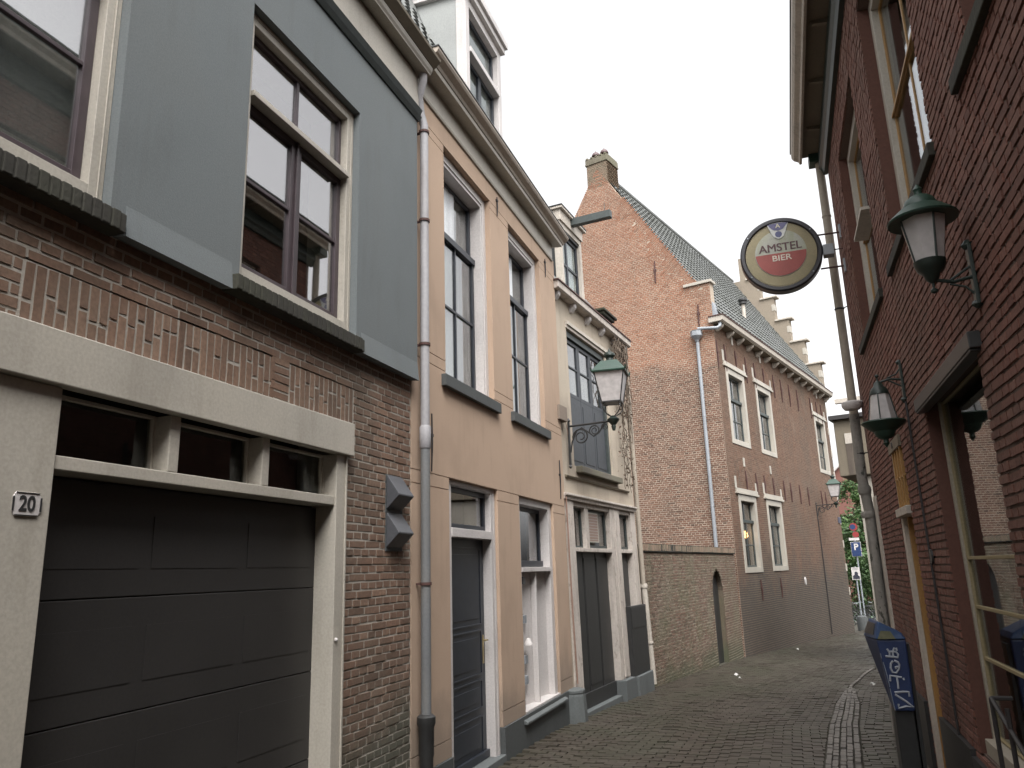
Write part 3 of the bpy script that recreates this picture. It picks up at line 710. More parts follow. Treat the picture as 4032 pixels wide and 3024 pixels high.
# stone guard post at the seam B / C
mb = MB(); zb = gz(10.6)
mb.lathe([(.20, -.1), (.195, .1), (.175, .33), (.165, .36), (.175, .365), (.175, .40), (.16, .41)], (0, 0, 0), 8, rot=math.pi/8)
GP = mb.build('guard_stone', M['bluestone'], None, bevel=.01); GP.location = (XA+.02, 10.62, zb)
tag(GP, 'squat grey guard stone at the foot of the seam between apricot and cream house', 'guard stone')

# ================================================================ D: big brick building, G its gable
aD = math.radians(15.4)
PD = (-1.345, 22.045)
D = empty('brick_town_building', (PD[0], PD[1], 0), -aD)
tag(D, 'large old brick building with steep grey tiled roof, chimney and stepped gable', 'building')
dE = 13.2
wins = [(.65, 2.28, 5.0, 7.26, 6.38), (3.37, 4.99, 5.0, 7.26, 6.38), (10.78, 12.5, 5.04, 7.3, 6.4), (.65, 2.22, 1.38, 3.55, 2.82), (3.22, 4.82, 1.39, 3.55, 2.82)]
HD = [(a, b, c, d) for a, b, c, d, e in wins]
mb = MB(); wall_slab(mb, .025, dE, -2, 8.5, -.45, -.02, HD); mb.box(0.025, dE, -6.8, -.46, -2, 8.9, 1); mb.build('wall_core', [M['mort_d'], M['room']], D)
bk = Bricks(seed=11); bk.rows(-1.3, 8.5, rowrect(0, dE, HD), L=.22, H=.049, J=.011)
# relieving arches over the windows
def arch(bk, sc, zc, r0, zs):
    for ring, r in enumerate((r0,)):
        for k in range(41):
            t = math.pi*(k+.5)/41; bk.piece(sc-math.cos(t)*r, zc+math.sin(t)*r*zs, .10, .045, math.atan2(math.sin(t)*zs, -math.cos(t)), .004, .9)
for s0, s1, z0, z1, e in wins:
    arch(bk, (s0+s1)/2, z1+.02, .78, 1.05)
bk.build('street_front', [M['br_d'], M['mort_d']], D, jit=.002)
for s0, s1, z0, z1, tr in wins:
    w = empty('window', parent=D)
    mb = MB(); framebox(mb, s0+.002, s1-.002, z0+.002, z1-.002, -.22, .018, .17, .15); mb.build('frame', M['cream'], w, bevel=.006)
    sm = MB(); g = MB(); a, b = s0+.174, s1-.174; c = (a+b)/2
    sashlight(sm, g, a, b, tr, z1-.175, -.13, st=.05, vb=(c,), bw=.035)
    sashlight(sm, g, a, b, z0+.155, tr, -.11, st=.05, vb=(c,), hb=((z0+tr)/2+.05,), bw=.035)
    sm.box(a, b, -.11, -.07, tr-.05, tr+.04); sm.build('sash', M['greygreen'], w, bevel=.004); g.build('pane', M['glass'], w)
    mb = MB(); mb.box(s0-.18, s1+.22, -.05, .06, z1+.01, z1+.07); mb.box(s0-.14, s1+.18, -.05, .04, z1+.07, z1+.17)
    mb.box(s0-.18, s0-.02, 0, .012, z1+.17, z1+.5); mb.box(s1+.06, s1+.20, 0, .012, z1+.17, z1+.42); mb.build('stone_lintel', M['cream'], w, bevel=.008)
    mb = MB(); curtain(mb, (s0+s1)/2, s1, z0, z1, -.4, .02, .2); mb.build('curtain', M['curtain2'], w)
    if z1 < 4 or z1 > 7: 
        mb = MB(); mb.box((s0+s1)/2-.06, (s0+s1)/2+.06, 0, .03, z1+.84, z1+1.10); mb.build('keystone', M['cream'], w, bevel=.006)
# lit lamp inside the lower left window
mb = MB(); mb.lathe([(.07, 0), (.11, .04), (.09, .17), (.04, .2)], (-.24, 1.58, 2.36), 14)
lm, nt, bb = nodes('warm_lamp_glow'); bb.inputs['Base Color'].default_value = (.9, .6, .25, 1); bb.inputs['Emission Color'].default_value = (1, .52, .16, 1); bb.inputs['Emission Strength'].default_value = 5.0
mb.build('lit_lamp_shade', lm, D)
# iron wall anchors
def anchor(s, z0, z1, parent, mat=M['rust'], o=.015):
    mb = MB(); mb.tube([(o, s-.01, z1), (o+.01, s, (z0+z1)/2), (o, s+.015, z0)], [.018, .026, .02], 6)
    zc = (z0+z1)/2+.05; mb.box(s-.04, s+.04, 0, o+.03, zc-.03, zc+.03); return mb.build('wall_anchor', mat, parent)
for s in (.06, .71, 1.65, 2.58, 3.44, 4.38, 5.50, 6.40, 7.42, 8.50, 10.40, 11.36, 12.13):
    hid = s in (1.65, 4.38); anchor(s, 7.45 if hid else 7.13, 7.95, D)
for s in (1.50, 2.44, 3.26, 4.18, 5.36, 6.16, 7.30, 8.42, 10.40, 11.05): anchor(s, 3.62, 4.28, D)
for s in (1.88, 3.82): anchor(s, .60, 1.18, D)
mb = MB(); mb.plate([(6.60, .93), (6.70, .88), (6.74, .96), (6.75, 1.08), (6.66, 1.15), (6.58, 1.07)], 0, .03); mb.build('stone_plaque', M['white'], D)
mb = MB(); mb.tube([(.02, 9.38, 3.15), (.025, 9.40, 1.5), (.02, 9.39, -.9)], .02, 6); mb.build('lamp_cable_pipe', M['iron'], D)
for k in range(9):
    z = .3+k*.93; mb = MB(); mb.box(dE-.18 if k % 2 else dE-.12, dE+.02, -.2, .02, z, z+.30); mb.build('quoin', M['cream'], D, bevel=.008)
mb = MB(); mb.box(12.72, 13.16, .0, .03, 3.15, 3.38); mb.build('street_name_plate', M['sign_plate_blue'], D)
# gutter, brackets
mb = MB(); mb.profile([(-.1, 8.44), (.27, 8.44), (.31, 8.47), (.33, 8.60), (-.1, 8.60)], -.12, dE+.12); mb.build('gutter', M['cream_dirty'], D, bevel=.006)
mb = MB(); mb.box(-.14, dE+.14, -.1, .345, 8.602, 8.63); mb.build('gutter_edge', M['rust'], D)
mb = MB(); mb.box(-.05, dE+.05, .0, .26, 8.405, 8.438); mb.build('soffit', M['olive'], D)
for k in range(15):
    s = .12+k*.92; mb = MB(); mb.profile([(0, 8.22), (.05, 8.23), (.20, 8.33), (.24, 8.40), (0, 8.40)], s, s+.12); mb.build('corbel', M['cream_dirty'], D, bevel=.006)
# roof: ridge at 3.45 back from the street front
def roofz(s): return 8.97+1.616*s
RG = 3.45
mb = MB(); mb.profile([(.20, 8.64), (0, 8.93), (-RG, roofz(RG)-.04), (-6.9, 8.93), (-6.9, 8.6)], .22, dE+.1); mb.build('roof', M['tile'], D)
pantiles('roof_tiles', .22, dE+.2, (.16, 8.66), (-RG, roofz(RG)), M['tiles'], D, tw=.26, tl=.34, amp=.018, lap=.036)
mb = MB(); mb.tube([(-RG, .2, roofz(RG)+.03), (-RG, dE, roofz(RG)+.03)], .11, 10); mb.build('ridge_tiles', M['tile'], D)
vp = MB(); vp.tube([(-.75, 5.55, 9.9), (-.75, 5.55, 10.75)], .07, 10); vp.lathe([(.10, 0), (.14, .02), (.14, .07), (.11, .08), (.11, .12), (.16, .14), (.16, .2), (.05, .26)], (-.75, 5.55, 10.7), 14, m=1)
vp.build('vent_pipe', [M['cream_dirty'], M['black']], D, smooth=True)
# gable wall facing the camera (own local frame: x out towards camera, y runs back from the street)
G = empty('gable', parent=D); G.rotation_euler = (0, 0, math.pi/2)
# local of G: along = -x of D ; outward = -y of D
G.rotation_euler = (0, 0, math.radians(90)); G.location = (0, 0, 0)
def Gp(mbx):  # map (s back from street, outward o, z) into G axes: G x = D y, G y = -D x
    return mbx
gw = 6.9
def grow(z):
    if z < 9.70:
        lo = 0.0
    else:
        lo = .76 if z < 9.85 else 0
    lim = (z-8.97)/1.616-.04
    if z > 9.70: lo = max(lo if z < 9.75 else 0, lim)
    hi = gw-max(0, (z-8.97)/1.616-.04)
    iv = [(lo, hi)] if hi > lo else []
    return iv
n_s = Vector((1, 1.616)).normalized()  # direction along slope (s,z)
def tri(s, z, m=-.045):
    """braided brick triangles along the right hand verge"""
    u = (s-.45)*n_s.x+(z-9.82)*n_s.y; v = (s-.45)*n_s.y-(z-9.82)*n_s.x   # v = distance inside
    if u < -.3 or u > 4.1 or v < 0: return None
    k = (u+.3) % .88; d = .62*(1-abs(k-.30)/.58 if k > .30 else k/.30) ; d = max(d, .13)+m
    return (u, v) if v < d else None
bk = Bricks(flip=True, seed=21)
bk.rows(-1.4, roofz(RG)+.05, grow, L=.22, H=.048, J=.0115, skip=lambda s, z: tri(s, z) is not None)
J = .0115; ang = math.atan2(n_s.y, n_s.x)
u = -.3
while u < 4.1:
    v = .0
    kk = int(u/.0595) % 2
    while v < .75:
        vc = v+.11+(.05 if kk else 0)-.06
        s = .45+u*n_s.x+vc*n_s.y; z = 9.82+u*n_s.y-vc*n_s.x
        if tri(s, z, .05): bk.piece(s, z, .21, .047, ang-math.pi/2, .003)
        v += .2235
    u += .0595
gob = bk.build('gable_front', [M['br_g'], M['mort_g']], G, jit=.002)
mb = MB(flip=True)
pts = [(.02, -2), (.02, 8.5), (.004, 8.5), (.004, 9.70), (.76, 9.70), (.76, roofz(.76)), (RG, roofz(RG)+.03), (gw-.5, roofz(.5)), (gw, 8.97), (gw, -2)]
mb.plate(pts, -.30, -.02); mb.build('wall_core', M['mort_g'], G)
mb = MB(flip=True); mb.box(-.06, .80, -.36, .05, 9.70, 9.79); mb.build('cap_stone', M['cream'], G, bevel=.01)
mb = MB(flip=True); mb.tube([(.01, .02, 9.2), (.01, .3, 9.25)], .01, 5)
for s, z0, z1 in ((1.66, 10.1, 10.8), (.41, 8.44, 9.1)): anchor(s, z0, z1, G).scale = (-1, 1, 1)
# brick pieces of the gable mesh are mirrored on x by flip: outward is -x
# chimney
CH = empty('chimney', parent=G)
mb = MB(flip=True); mb.box(3.08, 3.82, -.80, -.02, 13.3, 14.85); mb.plate([(2.62, 13.17), (RG, 14.4), (4.28, 13.17)], -.30, -.02); mb.build('stack_core', M['mort_d'], CH)
bk = Bricks(flip=True, seed=31); bk.rows(13.9, 14.80, lambda z: [(3.08, 3.82)], L=.22, H=.048); bk.build('stack_front', [M['br_top'], M['mort_d']], CH)
bk = Bricks(flip=True, seed=32); bk.rows(13.1, 14.80, lambda z: [(0, .80)], L=.22, H=.048); so = bk.build('stack_side', [M['br_top'], M['mort_d']], CH)
so.rotation_euler = (0, 0, math.radians(-90)); so.location = (0.0, 3.08, 0)
mb = MB(flip=True); mb.box(3.04, 3.86, -.84, .03, 14.78, 14.84); mb.box(3.05, 3.85, -.83, .02, 14.84, 15.02)
for k in range(5): mb.box(3.06+k*.17, 3.14+k*.17, -.8, .035, 15.0, 15.06)
mb.build('stack_cap', paint('mossy_cap', (.17, .15, .11), .9, dirt=(.10, .11, .06), amt=.6, bs=.8, fine=20), CH, bevel=.01)
for s in (3.30, 3.62):
    mb = MB(flip=True); mb.lathe([(.12, 0), (.09, .03), (.085, .10), (.11, .11), (.11, .14), (.07, .15), (.075, .2), (.145, .22), (.14, .26), (.10, .33), (.04, .37), (.012, .40), (.002, .46)], (-.35, s, 15.03), 18); mb.build('chimney_pot', M['clay'], CH, smooth=True)
# lead rain pipe with hopper
PG = empty('rainwater_pipe', parent=G)
mb = MB(flip=True); mb.tube([(.07, .50, 8.0), (.07, .50, 2.05)], .052, 12)
for z in (6.9, 5.75, 4.5, 3.2): mb.lathe([(.056, -.01), (.06, 0), (.056, .01)], (.07, .50, z), 12)
mb.build('pipe', M['lead'], PG, smooth=True)
mb = MB(flip=True); mb.lathe([(.05, 7.95), (.07, 8.0), (.14, 8.08), (.17, 8.12), (.17, 8.25), (.18, 8.27)], (.09, .50, 0), 8, rot=math.pi/8); mb.build('hopper', M['lead'], PG)
mb = MB(flip=True); mb.tube([(.10, .44, 8.33), (.10, .10, 8.28), (.10, -.13, 8.24), (.05, -.2, 8.3), (0, -.2, 8.44)], .05, 10); mb.build('offset_pipe', M['lead'], PG, smooth=True)
mb = MB(flip=True); mb.plate([(-.12, 8.62), (.12, 8.62), (-.02, 9.1)], -.3, -.02); mb.build('lead_flashing', M['lead'], PG)
# stepped gable at the far end
SG = empty('stepped_gable', parent=D); SG.location = (0, dE, 0); SG.rotation_euler = (0, 0, math.radians(90))
steps = [(0, 9.98), (.54, 11.10), (1.08, 12.22), (1.64, 13.36), (2.18, 14.46), (2.74, 15.6)]
pts = [(0, 8.3)]
for i, (s, z) in enumerate(steps):
    pts.append((s, z)); 
    if i < len(steps)-1: pts.append((steps[i+1][0], z))
pts += [(3.05, 15.6), (3.05, 14.5)]
mir = [(6.9-s, z) for s, z in steps[:5]][::-1]
pts.append((mir[0][0], 14.5))
for i, (s, z) in enumerate(mir):
    pts.append((s, z))
    if i < len(mir)-1: pts.append((s, mir[i+1][1])) if False else pts.append((mir[i][0], mir[i+1][1]))
pts.append((6.9, 8.3))
mb = MB(flip=True); mb.plate(pts, -.38, -.0); mb.build('stepped_wall', paint('weathered_brown_render', (.27, .225, .175), .9, dirt=(.17, .15, .11), amt=.6, bs=.6, fine=20), SG)
for i, (s, z) in enumerate(steps[:-1]):
    mb = MB(flip=True); mb.box(s-.16, s+.60, -.44, .07, z+.0, z+.08); mb.build('step_cap', M['cream_dirty'], SG, bevel=.01)
    mb = MB(flip=True); mb.box(s-.015, s+.12, -.40, .012, z-.62, z-.32); mb.build('quoin', M['cream'], SG, bevel=.01)

# ================================================================ E: garden wall with arched gate
aE = math.radians(9.05); PE = (-2.56, 14.50)
E_ = empty('garden_wall', (PE[0], PE[1], gz(18)), -aE)
tag(E_, 'low mossy brick wall with a dark arched gateway beside the big brick building', 'wall')
EL = 7.5; ez = -gz(18)
def archhole(z):
    z0 = .95
    a0, a1 = 4.93, 5.95
    if z < z0: return (a0, a1)
    k = (z-z0)/.56
    if k >= 1: return None
    c = (a0+a1)/2; r = (a1-a0)/2*math.sqrt(1-k*k); return (c-r, c+r)
def erow(z):
    top = 1.90 if True else 0
    iv = [(.0, EL)]; h = archhole(z)
    if h: iv = sub(iv, h[0], h[1])
    return iv
bk = Bricks(seed=41); bk.rows(-1.0, 1.90, erow, L=.22, H=.046, J=.013); b_ = bk.build('brick_face', [M['br_e'], M['mort_e']], E_, jit=.0035, mortdepth=.006)
mb = MB(); mb.box(0, 4.93, -.3, -.02, -1.2, 1.9); mb.box(5.95, EL, -.3, -.02, -1.2, 1.9); mb.box(4.93, 5.95, -.3, -.02, 1.53, 1.9)
for k in range(14):
    z = .95+k*.0415; h = archhole(z+.02)
    if h and h[0] > 4.935: mb.box(4.93, h[0], -.3, -.02, z, z+.0415); mb.box(h[1], 5.95, -.3, -.02, z, z+.0415)
mb.build('wall_core', M['br_e'], E_)
mb = MB(); mb.box(4.94, 5.94, -.20, -.13, -1.2, 1.5); mb.build('gate', M['black'], E_)
bk = Bricks(seed=42)
s = .02
while s < EL-.05: bk.piece(s+.03, 1.978, .05, .125, -.22, .03, R_.random()); s += .062
bk.rects.append((0, EL, 1.905, 2.05, .03))
b2 = bk.build('coping_bricks', [M['br_top'], M['moss_stone']], E_, jit=.006)
mb = MB(); mb.box(0, EL, -.3, .022, 1.895, 1.92); mb.box(0, EL, -.3, .02, 1.92, 2.035); mb.build('coping', M['moss_stone'], E_)
for ch in E_.children: ch.location = (0, 0, ez)

# ================================================================ R: pub on the right
XR = 1.05
Rr = empty('brick_pub', (XR, 6, gz(6)))
tag(Rr, 'dark red brick pub filling the right side, tall cream framed windows upstairs', 'pub')
W1 = (7.34, 9.09, 3.99, 6.22); W2 = (4.69, 6.42, 3.97, 6.22); W3 = (1.97, 3.70, 3.95, 6.22)
RD = (7.58, 8.33, -1, 2.66); RW = (4.52, 6.20, .35, 2.70)
HR = [W1, W2, W3, RD, RW]; rE = 10.33
mb = MB(flip=True); wall_slab(mb, -32, rE, -1, 6.95, -.36, -.02, HR); mb.box(-32, rE, -7, -.37, -1, 6.95, 1); mb.build('wall_core', [M['mort_r'], M['room']], Rr)
bk = Bricks(flip=True, seed=51); bk.rows(-.6, 6.9, rowrect(1.2, rE, HR), L=.212, H=.044, J=.0115); bk.build('brick_facing', [M['br_r'], M['mort_r']], Rr, jit=.0032, mortdepth=.008)
# far end return
mb = MB(flip=True); mb.box(rE-.3, rE+.004, -7, -.0, -1, 6.95); mb.build('end_wall', M['reveal_red'], Rr)
for h in HR: mb = MB(flip=True); mb.box(h[1]-.006, h[1]-.001, -.30, -.006, h[2], h[3]); mb.build('painted_reveal', M['reveal_red'], Rr)
def win_r(h):
    w = empty('window', parent=Rr); s0, s1, z0, z1 = h; mb = MB(flip=True)
    framebox(mb, s0+.004, s1-.008, z0+.004, z1-.002, -.20, -.095, .10, .06)
    mb.build('frame', M['cream'], w, bevel=.004)
    sm = MB(flip=True); g = MB(flip=True); a, b = s0+.106, s1-.11; c = (a+b)/2; tr = 5.10
    sashlight(sm, g, a, b, tr, z1-.104, -.150, st=.022, vb=(c,), bw=.03, d=.025)
    sashlight(sm, g, a, b, z0+.066, tr, -.140, st=.022, vb=(c,), bw=.03, d=.025)
    sm.box(a, b, -.138, -.120, tr-.012, tr+.012)
    sm.build('sash', M['ochre'], w, bevel=.003); g.build('pane', M['glass_r'], w)
    mb = MB(flip=True); mb.box(s0-.06, s1+.28, -.10, .035, z0-.09, z0-.003); mb.build('sill', M['moss_stone'], w, bevel=.006)
for h in (W1, W2, W3): win_r(h)
# ventilation flap of the furthest window
mb = MB(flip=True); mb.hexa([(-.09, 8.3, 4.86), (.05, 8.3, 4.86), (.05, 7.5, 4.86), (-.09, 7.5, 4.86), (-.09, 8.3, 4.89), (.05, 8.3, 4.89), (.05, 7.5, 4.89), (-.09, 7.5, 4.89)]); mb.build('open_flap', M['cream_dirty'], Rr)
# ground floor window
w = empty('bar_window', parent=Rr); mb = MB(flip=True)
mb.box(RW[1]-.050, RW[1]-.008, -.128, -.084, RW[2]+.004, RW[3]-.002); mb.box(RW[0]+.004, RW[0]+.054, -.19, -.03, RW[2]+.004, RW[3]-.002); mb.box(RW[0]+.054, RW[1]-.052, -.19, -.03, RW[2]+.004, RW[2]+.10); mb.build('frame', paint('grey_olive_frame', (.34, .30, .24), .7, amt=.4), w, bevel=.004)
sm = MB(flip=True); g = MB(flip=True)
sashlight(sm, g, RW[0]+.055, RW[1]-.051, RW[2]+.106, RW[3]-.012, -.100, st=.012, hb=(.95, 1.28, 1.60), bw=.022, d=.03)
sm.build('sash', paint('yellow_grey_bars', (.30, .24, .13), .7, amt=.4), w, bevel=.003); g.build('pane', M['glass_r'], w)
mb = MB(flip=True); mb.box(4.40, 6.27, -.02, .055, 2.655, 2.745); mb.box(4.42, 6.25, -.02, .05, 2.64, 2.655); mb.build('black_head_bar', M['black'], Rr, bevel=.006)  # black bar across the head of the ground floor window
# doorway with ochre barred fanlight
DR = empty('pub_door', parent=Rr)
mb = MB(flip=True); mb.box(8.20, 8.322, -.22, -.004, -.6, 2.655); mb.box(7.585, 7.70, -.22, -.07, -.6, 2.655); mb.box(7.70, 8.20, -.22, -.07, 2.60, 2.655); mb.box(7.60, 8.32, -.21, .035, 1.995, 2.07); mb.build('frame', M['cream_dirty'], DR, bevel=.005)
mb = MB(flip=True); mb.box(7.70, 8.20, -.14, -.10, -.5, 1.99); mb.box(8.15, 8.199, -.10, -.04, -.5, 1.99); mb.build('door_leaf', M['ochre'], DR, bevel=.004)
mb = MB(flip=True); mb.box(7.62, 8.19, -.03, -.02, 2.07, 2.60)
for k in range(4): mb.box(7.66+k*.165, 7.685+k*.165, -.02, .012, 2.07, 2.60)
mb.box(7.62, 8.19, -.02, .004, 2.33, 2.352); mb.build('barred_fanlight', M['ochre'], DR, bevel=.003)
mb = MB(flip=True); mb.box(7.59, 8.31, -.02, .02, 2.60, 2.70); mb.tube([(.02, 8.0, 2.655), (.028, 8.0, 2.655)], .03, 12, m=1); mb.build('fanlight_head', [M['olive'], M['black']], DR)
mb = MB(flip=True); mb.box(6.36, 7.57, -.01, .03, -.6, .34); mb.box(8.34, rE, -.01, .03, -.6, .34); mb.build('black_plinth', M['black'], Rr)
mb = MB(flip=True); mb.box(1.2, 4.4, -.01, .03, -.6, .34); mb.box(4.4, 6.35, -.01, .03, -.6, .30);mb.build('black_plinth', M['black'], Rr)
mb = MB(flip=True); mb.tube([(.006, 6.82, 1.62), (.02, 6.82, 1.62)], .055, 14); mb.build('vent_hole', M['black'], Rr)
mb = MB(flip=True); mb.tube([(.012, 6.90, 2.86), (.014, 6.86, 1.7), (.012, 6.84, .3)], .009, 6); mb.build('dark_wall_line', M['iron'], Rr)  # thin dark line down the wall below the lantern bracket
# a grey bicycle-like rail near the window: dark bars
mb = MB(flip=True)
mb.tube([(.10, 5.05, .1), (.10, 5.05, .86)], .012, 6); mb.tube([(.10, 4.72, .1), (.10, 4.72, .86)], .012, 6); mb.tube([(.10, 5.05, .86), (.10, 4.2, .60)], .012, 6); mb.tube([(.10, 5.05, .86), (0, 5.05, .86)], .012, 6)
mb.build('window_rail', M['iron'], Rr)
mb = MB(flip=True); mb.box(10.06, rE+.006, -.01, .014, -.5, 2.35); mb.build('pale_corner_strip', M['cream_dirty'], Rr)
# eaves
EV = empty('eaves', parent=Rr)
mb = MB(flip=True); mb.profile([(0, 6.70), (.05, 6.70), (.07, 6.76), (.10, 6.80), (.10, 6.95), (0, 6.95)], -7, rE+.05); mb.build('bed_moulding', M['black_green'], EV)
mb = MB(flip=True); mb.box(-7, rE+.08, .0, .33, 7.02, 7.05)
mb.build('soffit', M['olive'], EV)
mb = MB(flip=True); mb.profile([(.30, 6.955), (.33, 6.95), (.345, 6.99), (.40, 7.02), (.425, 7.06), (.43, 7.14), (.30, 7.14)], -7, rE+.12); mb.build('gutter_board', M['cream_dirty'], EV, bevel=.003)
mb = MB(flip=True); mb.box(-7, rE+.14, -.1, .44, 7.142, 7.17); mb.build('gutter_edge', M['black'], EV)
for k in range(9):
    s = 9.6-k*1.05; mb = MB(flip=True); mb.profile([(0, 6.95), (.24, 6.985), (.26, 7.02), (0, 7.02)], s, s+.05); mb.build('bracket', M['olive'], EV)
mb = MB(flip=True); mb.profile([(.2, 7.17), (-3.5, 8.9), (-3.5, 7.17)], -7, rE); mb.build('roof', M['tile'], Rr)
sh(Rr, -6, -gz(6))
# drainpipe of the pub
RP = empty('pub_drainpipe', (.965, 10.42, gz(10.4))); g2 = gz(10.4)
tag(RP, 'stained grey green drainpipe on the far corner of the pub', 'drainpipe')
mb = MB(); mb.tube([(0, 0, 6.95-g2), (0, 0, 3.4-g2)], .054, 12); mb.lathe([(.058, 6.1), (.062, 6.11), (.058, 6.13)], (0, 0, -g2), 12); mb.build('upper_pipe', M['pipe_tan'], RP, smooth=True)
mb = MB(); mb.tube([(0, 0, 3.4-g2), (-.01, 0, 2.6-g2), (.02, 0, 2.2-g2), (0, 0, -.4-g2)], .06, 12); mb.lathe([(.07, -.05), (.08, 0), (.07, .05)], (0, 0, 2.45-g2), 12); mb.lathe([(.07, -.04), (.085, 0), (.07, .04)], (0, 0, 2.15-g2), 12); mb.build('lower_pipe', M['pipe_dirty'], RP, smooth=True)
mb = MB(); mb.tube([(.13, .05, 2.1-g2), (.13, .05, -.4-g2)], .055, 10); mb.build('second_pipe', M['pipe_dirty'], RP, smooth=True)
mb = MB(); mb.box(-.10, .12, -.13, .08, 6.90-g2, 7.03-g2); mb.build('rain_hopper', M['green_metal'], RP, bevel=.01)
for z in (4.80, 2.9):
    mb = MB(); mb.lathe([(.058, -.012), (.064, 0), (.058, .012)], (0, 0, z-g2), 12); mb.tube([(0, 0, z-g2), (.1, -.09, z-g2)], .008, 6); mb.build('bracket', M['iron'], RP)
# white dome light on the corner
mb = MB(); mb.lathe([(.005, -.06), (.09, -.055), (.115, -.02), (.12, 0), (.118, .03), (.1, .045), (.04, .05)], (0, 0, 0), 24); mb.box(-.04, .04, 0, .2, .03, .045)
DL = mb.build('dome_light', M['white'], None, smooth=True); DL.location = (.93, 10.15, 3.47)
tag(DL, 'round white dome shaped fitting on the pub corner beside the drainpipe', 'light fitting')

# ================================================================ neighbour beyond the pub
aS = math.radians(15)
S = empty('neighbour_house', (1.15, 10.9, gz(11)), -aS)
tag(S, 'brown house beyond the pub with a boxy overhanging bay', 'house')
mb = MB(flip=True); mb.box(.0, 24, -6, 0, -.8, 5.2); mb.build('wall', paint('brown_side_wall', (.11, .085, .065), .9, amt=.5), S)
BY = empty('bay_window', parent=S)
Sinv = (Matrix.Translation(S.location) @ Matrix.Rotation(-aS, 4, 'Z')).inverted()
sp = Sinv @ Vector((1.36, 20.0, 0)); s0 = sp.y
o1 = -sp.x
mb = MB(flip=True); mb.box(s0, s0+2.5, -.1, o1, 3.58-gz(11), 4.95-gz(11)); mb.build('bay_box', M['olive'], BY, bevel=.02)
mb = MB(flip=True); mb.box(s0-.12, s0+2.6, -.1, o1+.08, 4.95-gz(11), 5.05-gz(11)); mb.build('bay_roof', M['iron'], BY)
mb = MB(flip=True); mb.box(s0-.012, s0+.01, o1-.34, o1-.22, 3.7-gz(11), 4.55-gz(11), 0); mb.box(s0-.02, s0+.01, o1-.52, o1-.22, 4.35-gz(11), 4.60-gz(11), 1); mb.box(s0-.014, s0+.01, o1-.60, o1-.22, 3.6-gz(11), 4.34-gz(11), 2); mb.build('bay_window_panel', [M['black'], M['cream_dirty'], paint('brown_panel', (.09, .07, .055), .8)], BY)
mb = MB(flip=True); mb.box(s0+.1, s0+.3, -.1, o1-.35, -.5, 3.55-gz(11)); mb.build('cream_pier', M['cream'], S)
mb = MB(flip=True); mb.box(s0+1, s0+1.15, -1.0, o1+.1, 5.55-gz(11), 5.66-gz(11)); mb.box(s0+1.1, s0+1.15, -.6, -.5, 4.8-gz(11), 5.55-gz(11)); mb.build('flag_beam', M['cream_dirty'], S)

# ================================================================ wall lanterns
def square_lantern():
    r = empty('street_lantern')
    mb = MB(); mb.box(-.02, .02, 0, .028, -.30, .33); mb.lathe([(.005, -.36), (.028, -.33), (.012, -.30)], (.014, 0, 0), 10); mb.lathe([(.012, .33), (.03, .36), (.005, .40)], (.014, 0, 0), 10); mb.build('wall_bar', M['black'], r)
    mb = MB(); mb.tube([(.02, 0, .275), (.70, 0, .285)], .016, 8)
    def spiral(cx, cz, r0, t0, t1, n=26, w=.011):
        mb.tube([(cx+math.cos(t0+(t1-t0)*i/n)*r0*(1-.72*i/n), 0, cz+math.sin(t0+(t1-t0)*i/n)*r0*(1-.72*i/n)) for i in range(n+1)], [w*(1-.4*i/n) for i in range(n+1)], 6)
    spiral(.20, .10, .13, math.pi*1.1, -math.pi*2.6, w=.014); spiral(.42, .175, .085, math.pi*1.2, -math.pi*2.2); spiral(.58, .21, .055, math.pi*1.2, -math.pi*1.8)
    mb.tube([(.03, 0, -.12), (.06, 0, .04), (.14, 0, .20), (.22, 0, .235), (.32, 0, .16), (.40, 0, .09), (.48, 0, .13), (.56, 0, .24)], .012, 6)
    mb.build('scroll_arm', M['black'], r)
    mb = MB(); mb.lathe([(.02, .14), (.035, .20), (.03, .22), (.085, .29), (.09, .31), (.05, .34), (.03, .36)], (.715, 0, 0), 16); mb.build('cup', M['black_green'], r, smooth=True)
    mb = MB()
    for k in range(4):
        t = k*math.pi/2+.17+math.pi/4; p = []
        for i in range(9):
            q = i/8; rad = .03+.09*math.sin(q*math.pi)**.8*(1-.0*q)+q*.11; p.append((.715+math.cos(t)*rad, math.sin(t)*rad, .35+q*.20))
        mb.tube(p, .008, 6)
    mb.build('basket_wires', M['black'], r)
    ro = math.pi/4+.17
    mb = MB(); k = math.sqrt(2); mb.lathe([(.135*k, .56), (.215*k, .995)], (.715, 0, 0), 4, rot=ro); gl = mb.build('lantern_glass', M['frost'], r)
    mb = MB(); mb.lathe([(.15*k, .545), (.15*k, .562)], (.715, 0, 0), 4, rot=ro)
    for q in range(4):
        t = ro+q*math.pi/2; mb.tube([(.715+math.cos(t)*.137*k, math.sin(t)*.137*k, .56), (.715+math.cos(t)*.217*k, math.sin(t)*.217*k, 1.0)], .009, 4)
    mb.build('glazing_bars', M['black'], r)
    mb = MB(); mb.lathe([(.245*k, .985), (.25*k, 1.005), (.235*k, 1.02), (.215*k, 1.05), (.12*k, 1.175), (.09*k, 1.18)], (.715, 0, 0), 4, rot=ro)
    for q in range(4):
        t = ro+q*math.pi/2; mb.tube([(.715+math.cos(t)*.245*k, math.sin(t)*.245*k, 1.0), (.715+math.cos(t)*.255*k, math.sin(t)*.255*k, 1.05)], .012, 5)
    mb.build('roof', M['green_metal'], r)
    mb = MB(); mb.lathe([(.09, 1.175), (.055, 1.20), (.05, 1.23), (.07, 1.25), (.085, 1.27), (.08, 1.30), (.05, 1.325), (.02, 1.335), (.02, 1.35), (.008, 1.37), (.002, 1.395)], (.715, 0, 0), 18); mb.build('chimney_cap', M['black_green'], r, smooth=True)
    return r
